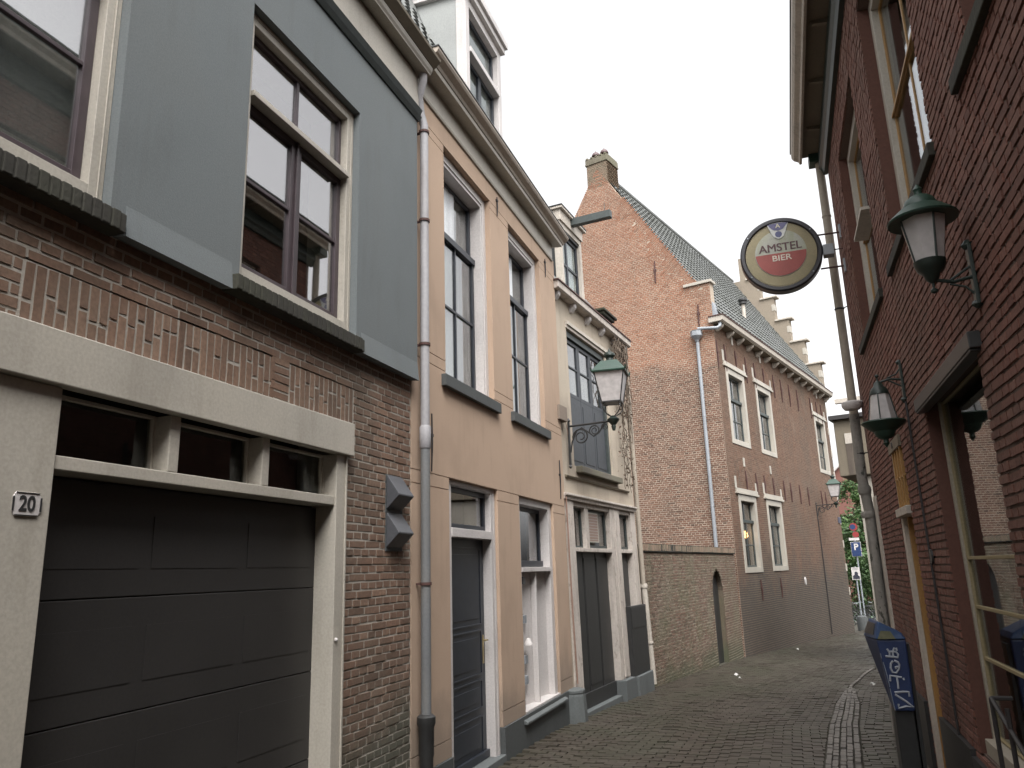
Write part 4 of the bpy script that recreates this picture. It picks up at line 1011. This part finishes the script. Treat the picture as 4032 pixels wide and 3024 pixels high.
L1 = square_lantern()
s_ = .31; L1.location = (XA+s_*math.sin(aC), 10.7+s_*math.cos(aC), 3.42); L1.rotation_euler = (0, 0, -aC)
tag(L1, 'large green roofed square lantern on a scrolled bracket beside the cream house shutters', 'lantern', 'square lanterns on scrolled wall brackets')
L2 = copy_tree(L1); s_ = 9.39
L2.location = (PD[0]+s_*math.sin(aD), PD[1]+s_*math.cos(aD), 3.40); L2.rotation_euler = (0, 0, -aD)
tag(L2, 'far green roofed square lantern on the side of the big brick building', 'lantern')
def round_lantern():
    r = empty('wall_lantern'); ax = -.195
    mb = MB(); mb.box(-.028, .028, -.02, 0, -.17, .15); mb.lathe([(.01, -.19), (.03, -.17), (.02, -.15)], (-.012, 0, 0), 8); mb.lathe([(.02, .13), (.032, .15), (.01, .18)], (-.012, 0, 0), 8); mb.build('wall_bracket', M['black_green'], r, bevel=.004)
    mb = MB(); mb.tube([(-.01, 0, -.02), (-.10, 0, -.035), (ax, 0, -.01)], .010, 8); mb.tube([(-.01, 0, .04), (-.06, 0, .01), (-.12, 0, -.03)], .007, 6); mb.tube([(-.01, 0, -.12), (-.05, 0, -.07), (-.12, 0, -.045)], .006, 6); mb.build('arm', M['black_green'], r)
    mb = MB(); mb.lathe([(.002, -.085), (.016, -.078), (.018, -.066), (.006, -.052), (.008, -.03), (.03, -.01), (.04, .02), (.062, .04), (.074, .07), (.078, .092)], (ax, 0, 0), 20); mb.build('cup', M['black_green'], r, smooth=True)
    mb = MB(); mb.lathe([(.073, .092), (.112, .335)], (ax, 0, 0), 8, rot=.3); mb.build('lantern_glass', M['frost'], r)
    mb = MB()
    for k in range(4):
        t = .3+k*math.pi/2; mb.tube([(ax+math.cos(t)*.074, math.sin(t)*.074, .092), (ax+math.cos(t)*.114, math.sin(t)*.114, .335)], .006, 5)
    mb.build('glazing_bars', M['black_green'], r)
    mb = MB(); mb.lathe([(.12, .322), (.168, .318), (.172, .328), (.15, .35), (.11, .385), (.085, .40), (.082, .412), (.07, .44), (.045, .46), (.022, .468), (.02, .49), (.026, .50), (.012, .52), (.002, .535)], (ax, 0, 0), 28); mb.build('cap', M['green_metal'], r, smooth=True)
    return r
La = round_lantern(); La.location = (XR, 4.27, 3.015)
tag(La, 'large near green capped lantern standing upright on its pub wall arm', 'lantern', 'round lanterns on the pub wall')
Lb = copy_tree(La); Lb.location = (XR, 6.93, 3.035); Lb.rotation_euler = (math.pi, 0, 0)
tag(Lb, 'lantern hung upside down on the pub wall above the barred fanlight', 'lantern')

# ================================================================ round pub sign
SN = empty('pub_sign', (.315, 9.85, 5.43)); SN.rotation_euler = (0, 0, math.radians(0))
tag(SN, 'round black rimmed pub sign in gold, white and red on rods', 'sign')
def disc(mb, r, y0, y1, seg=72, cx=0, cz=0, half=None):
    pts = []
    for k in range(seg):
        t = 2*math.pi*k/seg; pts.append((cx+r*math.cos(t), cz+r*math.sin(t)))
    n = seg; v = [(x, y0, z) for x, z in pts]+[(x, y1, z) for x, z in pts]
    mb.add(v, [tuple(range(n)), tuple(range(2*n-1, n-1, -1))]+[((i+1) % n, i, i+n, (i+1) % n+n) for i in range(n)])
mb = MB(); v = []
prof = [(.43, -.065), (.445, -.085), (.48, -.085), (.498, -.065), (.498, .065), (.48, .085), (.43, .085)]
seg = 80
for r, y in prof:
    for k in range(seg): t = 2*math.pi*k/seg; v.append((r*math.cos(t), y, r*math.sin(t)))
f = []
for i in range(len(prof)-1):
    for k in range(seg): k2 = (k+1) % seg; f.append((i*seg+k, i*seg+k2, (i+1)*seg+k2, (i+1)*seg+k))
mb.add(v, f); mb.build('rim', flat('black_rim', (.022, .02, .024), .35), SN, smooth=True)
M['gold'] = paint('faded_gold', (.24, .20, .105), .5, dirt=(.22, .19, .11), amt=.5, big=4, streak=.3)
mb = MB(); disc(mb, .432, -.06, .06); mb.build('gold_face', M['gold'], SN)
mb = MB(); disc(mb, .418, -.062, -.0605); mb.build('face_ring', M['gold'], SN)
M['sign_white'] = paint('streaked_white', (.34, .34, .29), .5, dirt=(.22, .24, .13), amt=.6, big=5, streak=.8)
mb = MB(); disc(mb, .312, -.0665, -.0625, cz=.018); mb.build('white_field', M['sign_white'], SN)
pts = [(.306*math.cos(t), .018+.306*math.sin(t)) for t in [math.pi+math.pi*k/40 for k in range(41)]]
mb = MB(); n = len(pts); v = [(x, -.0695, z) for x, z in pts]+[(x, -.067, z) for x, z in pts]
mb.add(v, [tuple(range(n)), tuple(range(2*n-1, n-1, -1))]+[((i+1) % n, i, i+n, (i+1) % n+n) for i in range(n)])
M['sign_red'] = paint('faded_red', (.26, .045, .035), .5, dirt=(.2, .05, .04), amt=.4, big=4)
mb.build('red_field', M['sign_red'], SN)
M['sign_ink'] = flat('maroon_letters', (.06, .016, .02), .5)
text_obj('AMSTEL', .148, M['sign_ink'], SN, (0, -.0680, .092), (math.pi/2, 0, 0), 'upper_lettering', 1.0, .0)
for dx in (-.003, .003): text_obj('AMSTEL', .148, M['sign_ink'], SN, (dx, -.0682-abs(dx)/10+dx/20, .0925), (math.pi/2, 0, 0), 'upper_lettering', 1.0, .0)
text_obj('BIER', .108, flat('ivory_letters', (.55, .5, .42), .5), SN, (.005, -.0705, -.052), (math.pi/2, 0, 0), 'lower_lettering', 1.15, .0012)
def shield(w, h, z, y, mat, nm):
    p = [(-w, z+h*.55), (-w*.55, z+h*.62), (0, z+h*.66), (w*.55, z+h*.62), (w, z+h*.55), (w*.72, z), (w*.45, z-h*.42), (0, z-h*.6), (-w*.45, z-h*.42), (-w*.72, z)]
    mb = MB(); n = len(p); v = [(x, y-.002, q) for x, q in p][::-1]+[(x, y, q) for x, q in p][::-1]
    mb.add(v, [tuple(range(n)), tuple(range(2*n-1, n-1, -1))]+[((i+1) % n, i, i+n, (i+1) % n+n) for i in range(n)][::1]); mb.build(nm, mat, SN)
shield(.135, .20, .325, -.071, flat('pale_crest', (.48, .48, .46), .5), 'crest')
shield(.125, .085, .372, -.0735, flat('violet_crest', (.085, .08, .17), .5), 'crest_band')
text_obj('A', .075, flat('cream_letter', (.6, .56, .42), .5), SN, (0, -.0775, .385), (math.pi/2, 0, 0), 'crest_letter', 1.1, .001)
mb = MB(); disc(mb, .042, -.0745, -.0735, 24, 0, .272); mb.build('crest_emblem', flat('violet_base', (.06, .065, .15), .5), SN)
mb = MB(); mb.tube([(.44, 0, .205), (.735, 0, .20)], .012, 8); mb.tube([(.45, 0, -.25), (.735, 0, -.25)], .012, 8); mb.tube([(.48, 0, -.02), (.735, 0, -.02)], .008, 6); mb.build('mounting_rods', M['rust'], SN)
mb = MB(); mb.box(-.08, .06, .50, .625, -.10, .04); mb.build('lamp_box', M['lead'], SN, bevel=.005)
mb = MB(); mb.box(-.03, .03, .715, .735, .12, .30); mb.build('wall_plate', M['lead'], SN); mb = MB(); mb.box(-.03, .03, .715, .735, -.33, -.16); mb.build('wall_plate', M['lead'], SN)
for t in (35, 145, 215, 320):
    a = math.radians(t); mb = MB(); mb.lathe([(.01, 0), (.012, .004), (.006, .01)], (0, 0, 0), 8); o = mb.build('bolt', M['lead'], SN); o.location = (.464*math.cos(a), -.085, .464*math.sin(a)); o.rotation_euler = (math.pi/2, 0, 0)

# ================================================================ litter bin on the wall
BN = empty('litter_bin', (.85, 7.25, gz(7.25)))
tag(BN, 'blue litter bin with white scrawled letters mounted on a dark post by the pub', 'litter bin')
M['binblue'] = paint('bin_blue', (.024, .043, .12), .45, dirt=(.02, .03, .08), amt=.4)
M['binlite'] = paint('bin_lid_blue', (.028, .065, .16), .45, dirt=(.03, .06, .12), amt=.3)
b0 = -gz(7.25)
def W(x, y, z): return (x-.85, y-7.25, z+b0)
mb = MB()
mb.hexa([W(.652, 7.08, .455), W(.80, 7.08, .455), W(.80, 7.38, .455), (W(.66, 7.36, .455)), W(.592, 7.08, .985), W(.805, 7.08, .985), W(.805, 7.46, .985), W(.528, 7.44, .985)])
mb.build('body', M['binblue'], BN, bevel=.012)
mb = MB(); mb.hexa([W(.585, 7.07, .987), W(.81, 7.07, .987), W(.81, 7.47, .987), W(.522, 7.45, .987), W(.618, 7.09, 1.128), W(.78, 7.09, 1.035), W(.78, 7.44, 1.035), W(.585, 7.44, 1.135)])
mb.build('hood', M['binlite'], BN, bevel=.012)
mb = MB(); mb.hexa([W(.573, 7.14, 1.02), W(.60, 7.14, 1.02), W(.60, 7.40, 1.02), W(.530, 7.40, 1.02), W(.598, 7.15, 1.105), W(.63, 7.15, 1.105), W(.63, 7.40, 1.105), W(.570, 7.40, 1.11)]); mb.build('slot', M['black'], BN)
mb = MB(); mb.box(7.12-7.25, .12, .655-.85, .795-.85, -.1, .453+b0); mb.build('post', M['black'], BN, bevel=.01)
mb = MB(); mb.plate([(-.12, .02+b0), (.14, .02+b0), (.14, .95+b0), (-.12, .95+b0)], -.045, -.02); mb.build('back_board', M['black'], BN)
STK = [[(0.658, 0.918), (0.673, 0.885), (0.67, 0.864)], [(0.64, 0.86), (0.693, 0.857), (0.727, 0.852), (0.734, 0.876), (0.722, 0.893), (0.699, 0.898), (0.674, 0.896)], [(0.699, 0.898), (0.711, 0.924), (0.726, 0.921), (0.727, 0.903)], [(0.695, 0.896), (0.695, 0.858)], [(0.689, 0.826), (0.671, 0.804), (0.666, 0.772), (0.676, 0.741), (0.701, 0.737), (0.724, 0.764), (0.732, 0.798), (0.724, 0.817), (0.698, 0.828)], [(0.722, 0.783), (0.702, 0.778), (0.705, 0.765)], [(0.65, 0.674), (0.654, 0.717), (0.682, 0.713), (0.735, 0.705)], [(0.7, 0.706), (0.702, 0.666), (0.701, 0.62)], [(0.747, 0.7), (0.749, 0.684)], [(0.771, 0.563), (0.771, 0.596), (0.731, 0.597), (0.671, 0.59), (0.672, 0.575), (0.742, 0.526), (0.789, 0.487), (0.738, 0.492), (0.684, 0.475), (0.687, 0.507)]]
M['scrawl'] = flat('scrawl_white', (.36, .38, .42), .6)
def strokes(name, L, r, mat):
    m_ = MB()
    for q in L: m_.tube([W(x, 7.079, z) for x, z in q], r, 5)
    m_.build(name, mat, BN)
for L in (STK[:4], STK[4:6], STK[6:9], STK[9:]): strokes('scrawled_letter', L, .0085, M['scrawl'])
strokes('scuffs', [[(0.606, 0.882), (0.609, 0.844)], [(0.617, 0.817), (0.624, 0.772), (0.633, 0.709), (0.640, 0.629)], [(0.640, 0.62), (0.648, 0.532), (0.656, 0.463)]], .0035, flat('scuff_grey', (.22, .25, .28), .6))
mb = MB(); mb.hexa([W(.60, 7.066, .992), W(.73, 7.066, .992), W(.73, 7.076, .992), W(.60, 7.076, .992), W(.628, 7.08, 1.055), W(.70, 7.08, 1.05), W(.70, 7.10, 1.05), W(.628, 7.10, 1.055)]); mb.build('worn_sticker', paint('olive_sticker', (.10, .105, .05), .8, big=14, amt=.6), BN)

# ================================================================ ground
mb = MB()
ys = [-30, 0, 10, 20, 30, 46, 90, 200, 500]
for a, b in zip(ys[:-1], ys[1:]):
    mb.add([(-300, a, gz(a)-.012), (300, a, gz(a)-.012), (300, b, gz(b)-.012), (-300, b, gz(b)-.012)], [(0, 1, 2, 3)])
g_ = mb.build('ground', M['soil'], None); tag(g_, kind='structure')
# brick pavers of the lane (real bricks laid flat in wavy rows)
def left_edge(y):
    if y < 10.7: return -2.95
    if y < 14.5: return -2.95+(y-10.7)*math.tan(aC)
    if y < 22: return -2.56+(y-14.5)*math.tan(aE)
    return -1.345+(y-22.045)*math.tan(aD)
def strip_c(y):
    P = [(0, -.2), (6, .15), (8.4, .27), (11, .42), (14.3, .69), (15.4, .78), (18.9, 1.43), (24, 2.6)]
    for (a, b), (c, d) in zip(P[:-1], P[1:]):
        if a <= y <= c: return b+(d-b)*(y-a)/(c-a)
    return 99
def strip_w(y): return .165 if y < 13 else max(.03, .165-(y-13)*.06)
rng = np.random.default_rng(5)
P = []
y = 4.2; k = 0
while y < 40:
    hh = .098
    x0 = left_edge(y)+.12; x1 = 1.04 if y < 10.3 else 1.1+(y-10.3)*math.tan(aS)
    x = x0-(k % 2)*.1
    while x < x1:
        c = x+.1; yc = y+.05+.05*math.sin(c*1.3+y*.25)+.02*math.sin(c*5)
        a_, b_ = x, x+.2; sc_, sw_ = strip_c(yc), strip_w(yc)+.012
        if a_ < sc_+sw_ and b_ > sc_-sw_:
            if c < sc_: b_ = min(b_, sc_-sw_)
            else: a_ = max(a_, sc_+sw_)
        if b_-a_ > .03: P.append(((a_+b_)/2, yc, b_-a_, hh, rng.normal()*.012+.03))
        x += .2035
    y += .1012; k += 1
def paver_mesh(P, name, mat, dz=.0, jz=.003, H=.05):
    q = np.array(P); n = len(q); cx, cy, w, h, an = q.T
    ca, sa = np.cos(an), np.sin(an); V = np.zeros((n, 8, 3))
    base = -SL*cy+dz+rng.normal(size=n)*jz*.6+.014*np.sin(cx*1.7+cy*.6)*np.sin(cy*.9)+.007*np.sin(cx*4.1-cy*1.3)-.012*(rng.random(n) > .96)
    tx, ty = rng.normal(size=n)*.013, rng.normal(size=n)*.013
    for i, (u, v) in enumerate(((-1, -1), (1, -1), (1, 1), (-1, 1))):
        for lay in (0, 1):
            ins = .004 if lay else .0
            du = u*(w/2-ins)+rng.normal(size=n)*.002; dv = v*(h/2-ins)+rng.normal(size=n)*.002
            V[:, i+4*lay, 0] = cx+du*ca-dv*sa; V[:, i+4*lay, 1] = cy+du*sa+dv*ca
            V[:, i+4*lay, 2] = (base-H) if lay == 0 else base+.010+tx*du+ty*dv-SL*(dv)
    F = np.array([[4, 5, 6, 7], [0, 1, 5, 4], [1, 2, 6, 5], [2, 3, 7, 6], [3, 0, 4, 7]])
    faces = (np.arange(n)[:, None, None]*8+F[None]).reshape(-1, 4)
    me = bpy.data.meshes.new(name); me.vertices.add(n*8); me.vertices.foreach_set('co', V.ravel())
    me.loops.add(faces.size); me.loops.foreach_set('vertex_index', faces.ravel().astype(np.int32)); me.polygons.add(len(faces)); me.polygons.foreach_set('loop_start', (np.arange(len(faces))*4).astype(np.int32))
    me.materials.append(mat); at = me.attributes.new('rnd', 'FLOAT', 'FACE'); at.data.foreach_set('value', np.repeat(rng.random(n), 5).astype(np.float32))
    me.update(calc_edges=True); me.shade_flat(); o = bpy.data.objects.new(name, me); col.objects.link(o); return o
tag(paver_mesh(P, 'street_paving', M['pave']), kind='structure')
P = []
y = 4.2
while y < 19:
    for j in range(5):
        wq = strip_w(y); c = strip_c(y)+(j-2)*wq*.4
        if wq < .09 and j in (1, 3): continue
        if wq < .05 and j != 2: continue
        P.append((c, y+.08*(j % 2), .058, .155, -(strip_c(y+.3)-strip_c(y))/.3+rng.normal()*.03))
    y += .168
tag(paver_mesh(P, 'gutter_strip', M['cobble'], dz=.013, jz=.006), kind='structure')

mb = MB(); mb.box(-33, -32.5, -20, 20, -.5, 9); o = mb.build('rear_light_blocker', M['br_d'], None); tag(o, 'unseen brick slab added far behind the viewer to darken the lane', 'house')  # unseen slab added behind the camera to keep skylight out of the lane
# ================================================================ litter on the street
M['paper'] = flat('scrap_paper', (.5, .49, .47), .8)
lit = [(-1.25, 16.79, 'larger left one of two white paper scraps lying close together mid lane'), (-1.13, 16.04, 'smallest white paper scrap, right beside a larger one mid lane'), (-.04, 24.2, 'lone white wrapper furthest up the lane by the big brick building'), (1.12, 15.4, 'pale wrapper on the right side near the litter bin')]
for x, y, lab in lit:
    mb = MB(); r = .05 if 'smallest' not in lab else .032
    vs = [(r*math.cos(t)*R_.uniform(.6, 1.2), r*math.sin(t)*R_.uniform(.6, 1.2), R_.uniform(.005, .05)) for t in [k*math.pi/3 for k in range(6)]]+[(0, 0, .06)]
    mb.add(vs, [(k, (k+1) % 6, 6) for k in range(6)]+[tuple(range(5, -1, -1))])
    o = mb.build('paper_scrap', M['paper'], None); o.location = (x, y, gz(y)+.02); tag(o, lab, 'litter')

# ================================================================ far end of the lane
def tree(x, y, zb, h, rad, seed, label, n=5200):
    rr = random.Random(seed); root = empty('leafy_tree', (x, y, zb)); tag(root, label, 'tree', 'trees beyond the lane')
    mb = MB(); mb.tube([(0, 0, -.5), (.05, 0, h*.25), (-.05, .1, h*.5), (.1, 0, h*.75)], [.22, .17, .12, .05], 9)
    for k in range(7):
        t = rr.uniform(0, 6.28); z = h*rr.uniform(.3, .6); mb.tube([(0, 0, z), (math.cos(t)*rad*.4, math.sin(t)*rad*.4, z+h*.14), (math.cos(t)*rad*.75, math.sin(t)*rad*.75, z+h*.2)], [.08, .05, .02], 6)
    mb.build('trunk', M['bark'], root)
    cl = []
    for k in range(34):
        while True:
            p = Vector((rr.uniform(-1, 1), rr.uniform(-1, 1), rr.uniform(-1, 1)))
            if p.length < 1: break
        cl.append((Vector((p.x*rad, p.y*rad, h*.56+p.z*h*.42)), rr.uniform(.45, 1.0)*rad*.42, rr.random()))
    mb = MB(); mb.useatt = True
    for k in range(n):
        c, r, sh_ = rr.choice(cl); d = Vector((rr.gauss(0, 1), rr.gauss(0, 1), rr.gauss(0, 1))).normalized(); p = c+d*r*rr.uniform(.55, 1.05)
        a = Vector((rr.gauss(0, 1), rr.gauss(0, 1), rr.gauss(0, .6))).normalized(); b = a.cross(d).normalized()*.5; q = rr.uniform(.07, .14)
        mb.rv = min(1, max(0, sh_*.6+rr.random()*.4)); mb.add([tuple(p+a*q), tuple(p+b*q), tuple(p-a*q), tuple(p-b*q)], [(0, 1, 2, 3)])
    mb.build('crown', M['leaf'], root)
tree(4.1, 54, gz(54), 8.6, 2.1, 3, 'tall pale green tree seen over the lane end, above the parking sign', 9000)
tree(5.2, 51, gz(51), 6.0, 2.0, 4, 'darker lower tree standing behind the parking sign', 8000)
tree(6.6, 60, gz(60), 9.5, 2.8, 5, 'rearmost green tree beyond the end of the lane', 7000)
rr = random.Random(9); mb = MB(); mb.useatt = True
for k in range(9000):
    p = Vector((rr.uniform(2.4, 7.5), rr.uniform(46.5, 48.5), gz(46)+rr.uniform(0, 3.1)**.98)); a = Vector((rr.gauss(0, 1), rr.gauss(0, 1), rr.gauss(0, 1))).normalized(); b = a.cross(Vector((0, .3, 1))).normalized()*.5; q = rr.uniform(.05, .11)
    mb.rv = rr.random()*.5; mb.add([tuple(p+a*q), tuple(p+b*q), tuple(p-a*q), tuple(p-b*q)], [(0, 1, 2, 3)])
o = mb.build('hedge', M['leaf'], None); tag(o, 'dark green hedge closing the end of the lane behind the bicycles', 'hedge')
# red house with white verge far behind
FH = empty('far_house', (4.6, 70, gz(70))); tag(FH, 'distant red brick house with a white roof verge over the trees', 'house')
mb = MB(); mb.plate([(-.0, 0), (8, 0), (8, 9), (4, 12.6), (0, 9)], -.3, 0); o = mb.build('gable_wall', flat('far_red_brick', (.16, .07, .055), .9), FH); o.rotation_euler = (0, 0, -math.pi/2); o.location = (-2, 0, 0)
mb = MB(); mb.tube([(-2.1, -.2, 8.9), (2, -.2, 12.7), (6.1, -.2, 8.9)], .13, 6); mb.build('white_verge', M['white'], FH)
# traffic signs
def post(x, y, h, name, label, cat='sign'):
    r = empty(name, (x, y, gz(y))); tag(r, label, cat); mb = MB(); mb.tube([(0, 0, -.1), (0, 0, h)], .035, 10); mb.build('pole', M['lead'], r, smooth=True); return r
yS = 43.0
PS = post(3.22, yS, 4.9, 'parking_sign', 'blue parking sign with white P and red and blue round signs above on one pole')
def sq(mb, w, h, z, y, cx=0): mb.add([(cx-w, y, z-h), (cx+w, y, z-h), (cx+w, y, z+h), (cx-w, y, z+h), (cx-w, y+.02, z-h), (cx+w, y+.02, z-h), (cx+w, y+.02, z+h), (cx-w, y+.02, z+h)], [(0, 1, 2, 3), (7, 6, 5, 4), (1, 0, 4, 5), (3, 2, 6, 7), (0, 3, 7, 4), (2, 1, 5, 6)])
M['sign_blue'] = flat('sign_blue', (.016, .036, .11), .4); M['sign_r'] = flat('sign_red', (.24, .03, .03), .4)
mb = MB(); sq(mb, .235, .36, 3.62, -.06); mb.build('sign_plate', M['white'], PS)
mb = MB(); sq(mb, .215, .34, 3.62, -.085); mb.build('blue_field', M['sign_blue'], PS)
text_obj('P', .42, M['white'], PS, (0, -.09, 3.72), (math.pi/2, 0, 0), 'letter', 1.0, .012)
mb = MB(); disc(mb, .19, -.08, -.06, 32, .0, 4.72); mb.build('round_sign', M['sign_r'], PS)
mb = MB(); disc(mb, .13, -.085, -.081, 32, -.04, 4.72); mb.build('round_sign_face', M['sign_blue'], PS)
mb = MB(); disc(mb, .15, -.08, -.06, 32, .06, 4.34); mb.build('lower_round_sign', M['sign_r'], PS)
mb = MB(); mb.box(-.075, -.055, -.28, .2, 4.05, 4.18); mb.build('under_plate', M['white'], PS)
PO = post(3.0, 42.2, 2.75, 'notice_board', 'small white notice board with a dark silhouette below the parking sign')
mb = MB(); sq(mb, .19, .29, 2.42, -.06); mb.build('board', M['white'], PO)
mb = MB(); mb.add([(-.15, -.065, 2.16), (.15, -.065, 2.16), (.15, -.065, 2.30), (.08, -.065, 2.34), (.10, -.065, 2.44), (.03, -.065, 2.52), (-.05, -.065, 2.50), (-.07, -.065, 2.36), (-.15, -.065, 2.30)], [tuple(range(9))]); mb.build('silhouette', flat('ink', (.02, .02, .035), .6), PO)
mb = MB()
for k, w in enumerate((.12, .13, .09)): mb.add([(-w, -.065, 2.66-k*.035), (w, -.065, 2.66-k*.035), (w, -.065, 2.672-k*.035), (-w, -.065, 2.672-k*.035)], [(0, 1, 2, 3)])
mb.build('text_lines', flat('ink_grey', (.15, .15, .17), .6), PO)
# bicycles
def bike():
    r = empty('parked_bicycle')
    for y in (-.52, .52):
        w = empty('wheel', parent=r)
        mb = MB(); mb.tube([(0, y+.33*math.cos(t), .35+.33*math.sin(t)) for t in [k*2*math.pi/24 for k in range(25)]], .02, 6, cap=False); mb.build('tyre', M['black'], w)
        mb = MB()
        for k in range(10): t = k*math.pi/5; mb.tube([(0, y, .35), (0, y+.31*math.cos(t), .35+.31*math.sin(t))], .003, 3)
        mb.build('spokes', M['lead'], w)
    mb = MB(); mb.tube([(0, -.52, .35), (0, -.12, .3), (0, -.25, .85)], .016, 6); mb.tube([(0, -.12, .3), (0, .36, .80), (0, -.22, .72)], .016, 6); mb.tube([(0, .52, .35), (0, .38, .80), (0, .35, 1.0)], .016, 6); mb.build('bike_frame', M['black'], r)
    mb = MB(); mb.tube([(-.28, .22, 1.02), (-.2, .35, 1.04), (.2, .35, 1.04), (.28, .22, 1.02)], .012, 6); mb.build('handlebar', M['lead'], r)
    mb = MB(); mb.hexa([(-.04, -.15, .86), (.04, -.15, .86), (.09, -.38, .86), (-.09, -.38, .86), (-.03, -.13, .92), (.03, -.13, .92), (.08, -.38, .93), (-.08, -.38, .93)]); mb.build('saddle', M['black'], r, bevel=.01)
    mb = MB(); mb.box(-.55, -.25, -.22, .22, .80, 1.02); return r
bk1 = bike(); bk1.location = (2.95, 41.0, gz(41)); bk1.rotation_euler = (0, .1, math.radians(70)); tag(bk1, 'dark bicycle parked at the lane end closest to the brick building corner', 'bicycle', 'bicycles parked at the lane end')
b2 = copy_tree(bk1); b2.location = (3.25, 42.6, gz(42.6)); b2.rotation_euler = (0, -.08, math.radians(52)); tag(b2, 'bicycle leaning further right behind the notice board pole', 'bicycle')
b3 = copy_tree(bk1); b3.location = (3.9, 44.2, gz(44.2)); b3.rotation_euler = (0, .05, math.radians(80)); tag(b3, 'rearmost bicycle partly hidden by the pub drainpipe', 'bicycle')
mb = MB(); mb.lathe([(.22, -.1), (.22, .45), (.19, .55), (.1, .6)], seg=14); o = mb.build('guard_stone', M['dark_stone'], None, smooth=True); o.location = (2.62, 36.6, gz(36.6)); tag(o, 'dark rounded guard stone at the far corner of the big brick building', 'guard stone')

# ================================================================ world, light, camera
w = bpy.data.worlds.new('World'); scene.world = w; w.use_nodes = True; nt = w.node_tree; nt.nodes.clear()
out = N(nt, 'ShaderNodeOutputWorld'); bg = N(nt, 'ShaderNodeBackground'); sky = N(nt, 'ShaderNodeTexSky')
sky.sky_type = 'NISHITA'; sky.sun_disc = False; sky.sun_elevation = math.radians(58); sky.sun_rotation = math.radians(150)
sky.air_density = 1.0; sky.dust_density = 6.0; sky.ozone_density = 1.0
hs = N(nt, 'ShaderNodeHueSaturation'); hs.inputs['Saturation'].default_value = .05; hs.inputs['Value'].default_value = 1.15
nt.links.new(sky.outputs[0], hs.inputs['Color']); nt.links.new(hs.outputs[0], bg.inputs[0]); bg.inputs[1].default_value = .15
nt.links.new(bg.outputs[0], out.inputs[0])
sl = bpy.data.lights.new('sun', 'SUN'); sl.energy = .5; sl.angle = math.radians(35); sl.color = (1, .97, .92)
so_ = bpy.data.objects.new('sun', sl); col.objects.link(so_)
el, az = math.radians(58), math.radians(150)       # azimuth from +Y towards +X
sd = Vector((math.sin(az)*math.cos(el), math.cos(az)*math.cos(el), math.sin(el)))
so_.rotation_euler = sd.to_track_quat('Z', 'Y').to_euler()
cam = bpy.data.cameras.new('camera'); cam.sensor_width = 36; cam.lens = 36*3029/4032; cam.clip_end = 2000; cam.clip_start = .05
co = bpy.data.objects.new('camera', cam); col.objects.link(co); scene.camera = co
pi_, ro_, ya = math.radians(13.75), math.radians(-1.8), -.3308
cp, sp_ = math.cos(pi_), math.sin(pi_)
fwd = Vector((math.sin(ya)*cp, math.cos(ya)*cp, sp_)); r0 = Vector((math.cos(ya), -math.sin(ya), 0)); u0 = r0.cross(fwd)
rt = math.cos(ro_)*r0+math.sin(ro_)*u0; up = -math.sin(ro_)*r0+math.cos(ro_)*u0
mw = Matrix((rt, up, -fwd)).transposed().to_4x4(); mw.translation = (0, 0, 1.6); co.matrix_world = mw
scene.view_settings.view_transform = 'Standard'; scene.view_settings.look = 'None'; scene.view_settings.gamma = 1
scene.view_settings.exposure = 1.36
for o in bpy.data.objects:
    if '_s' in o: del o['_s']
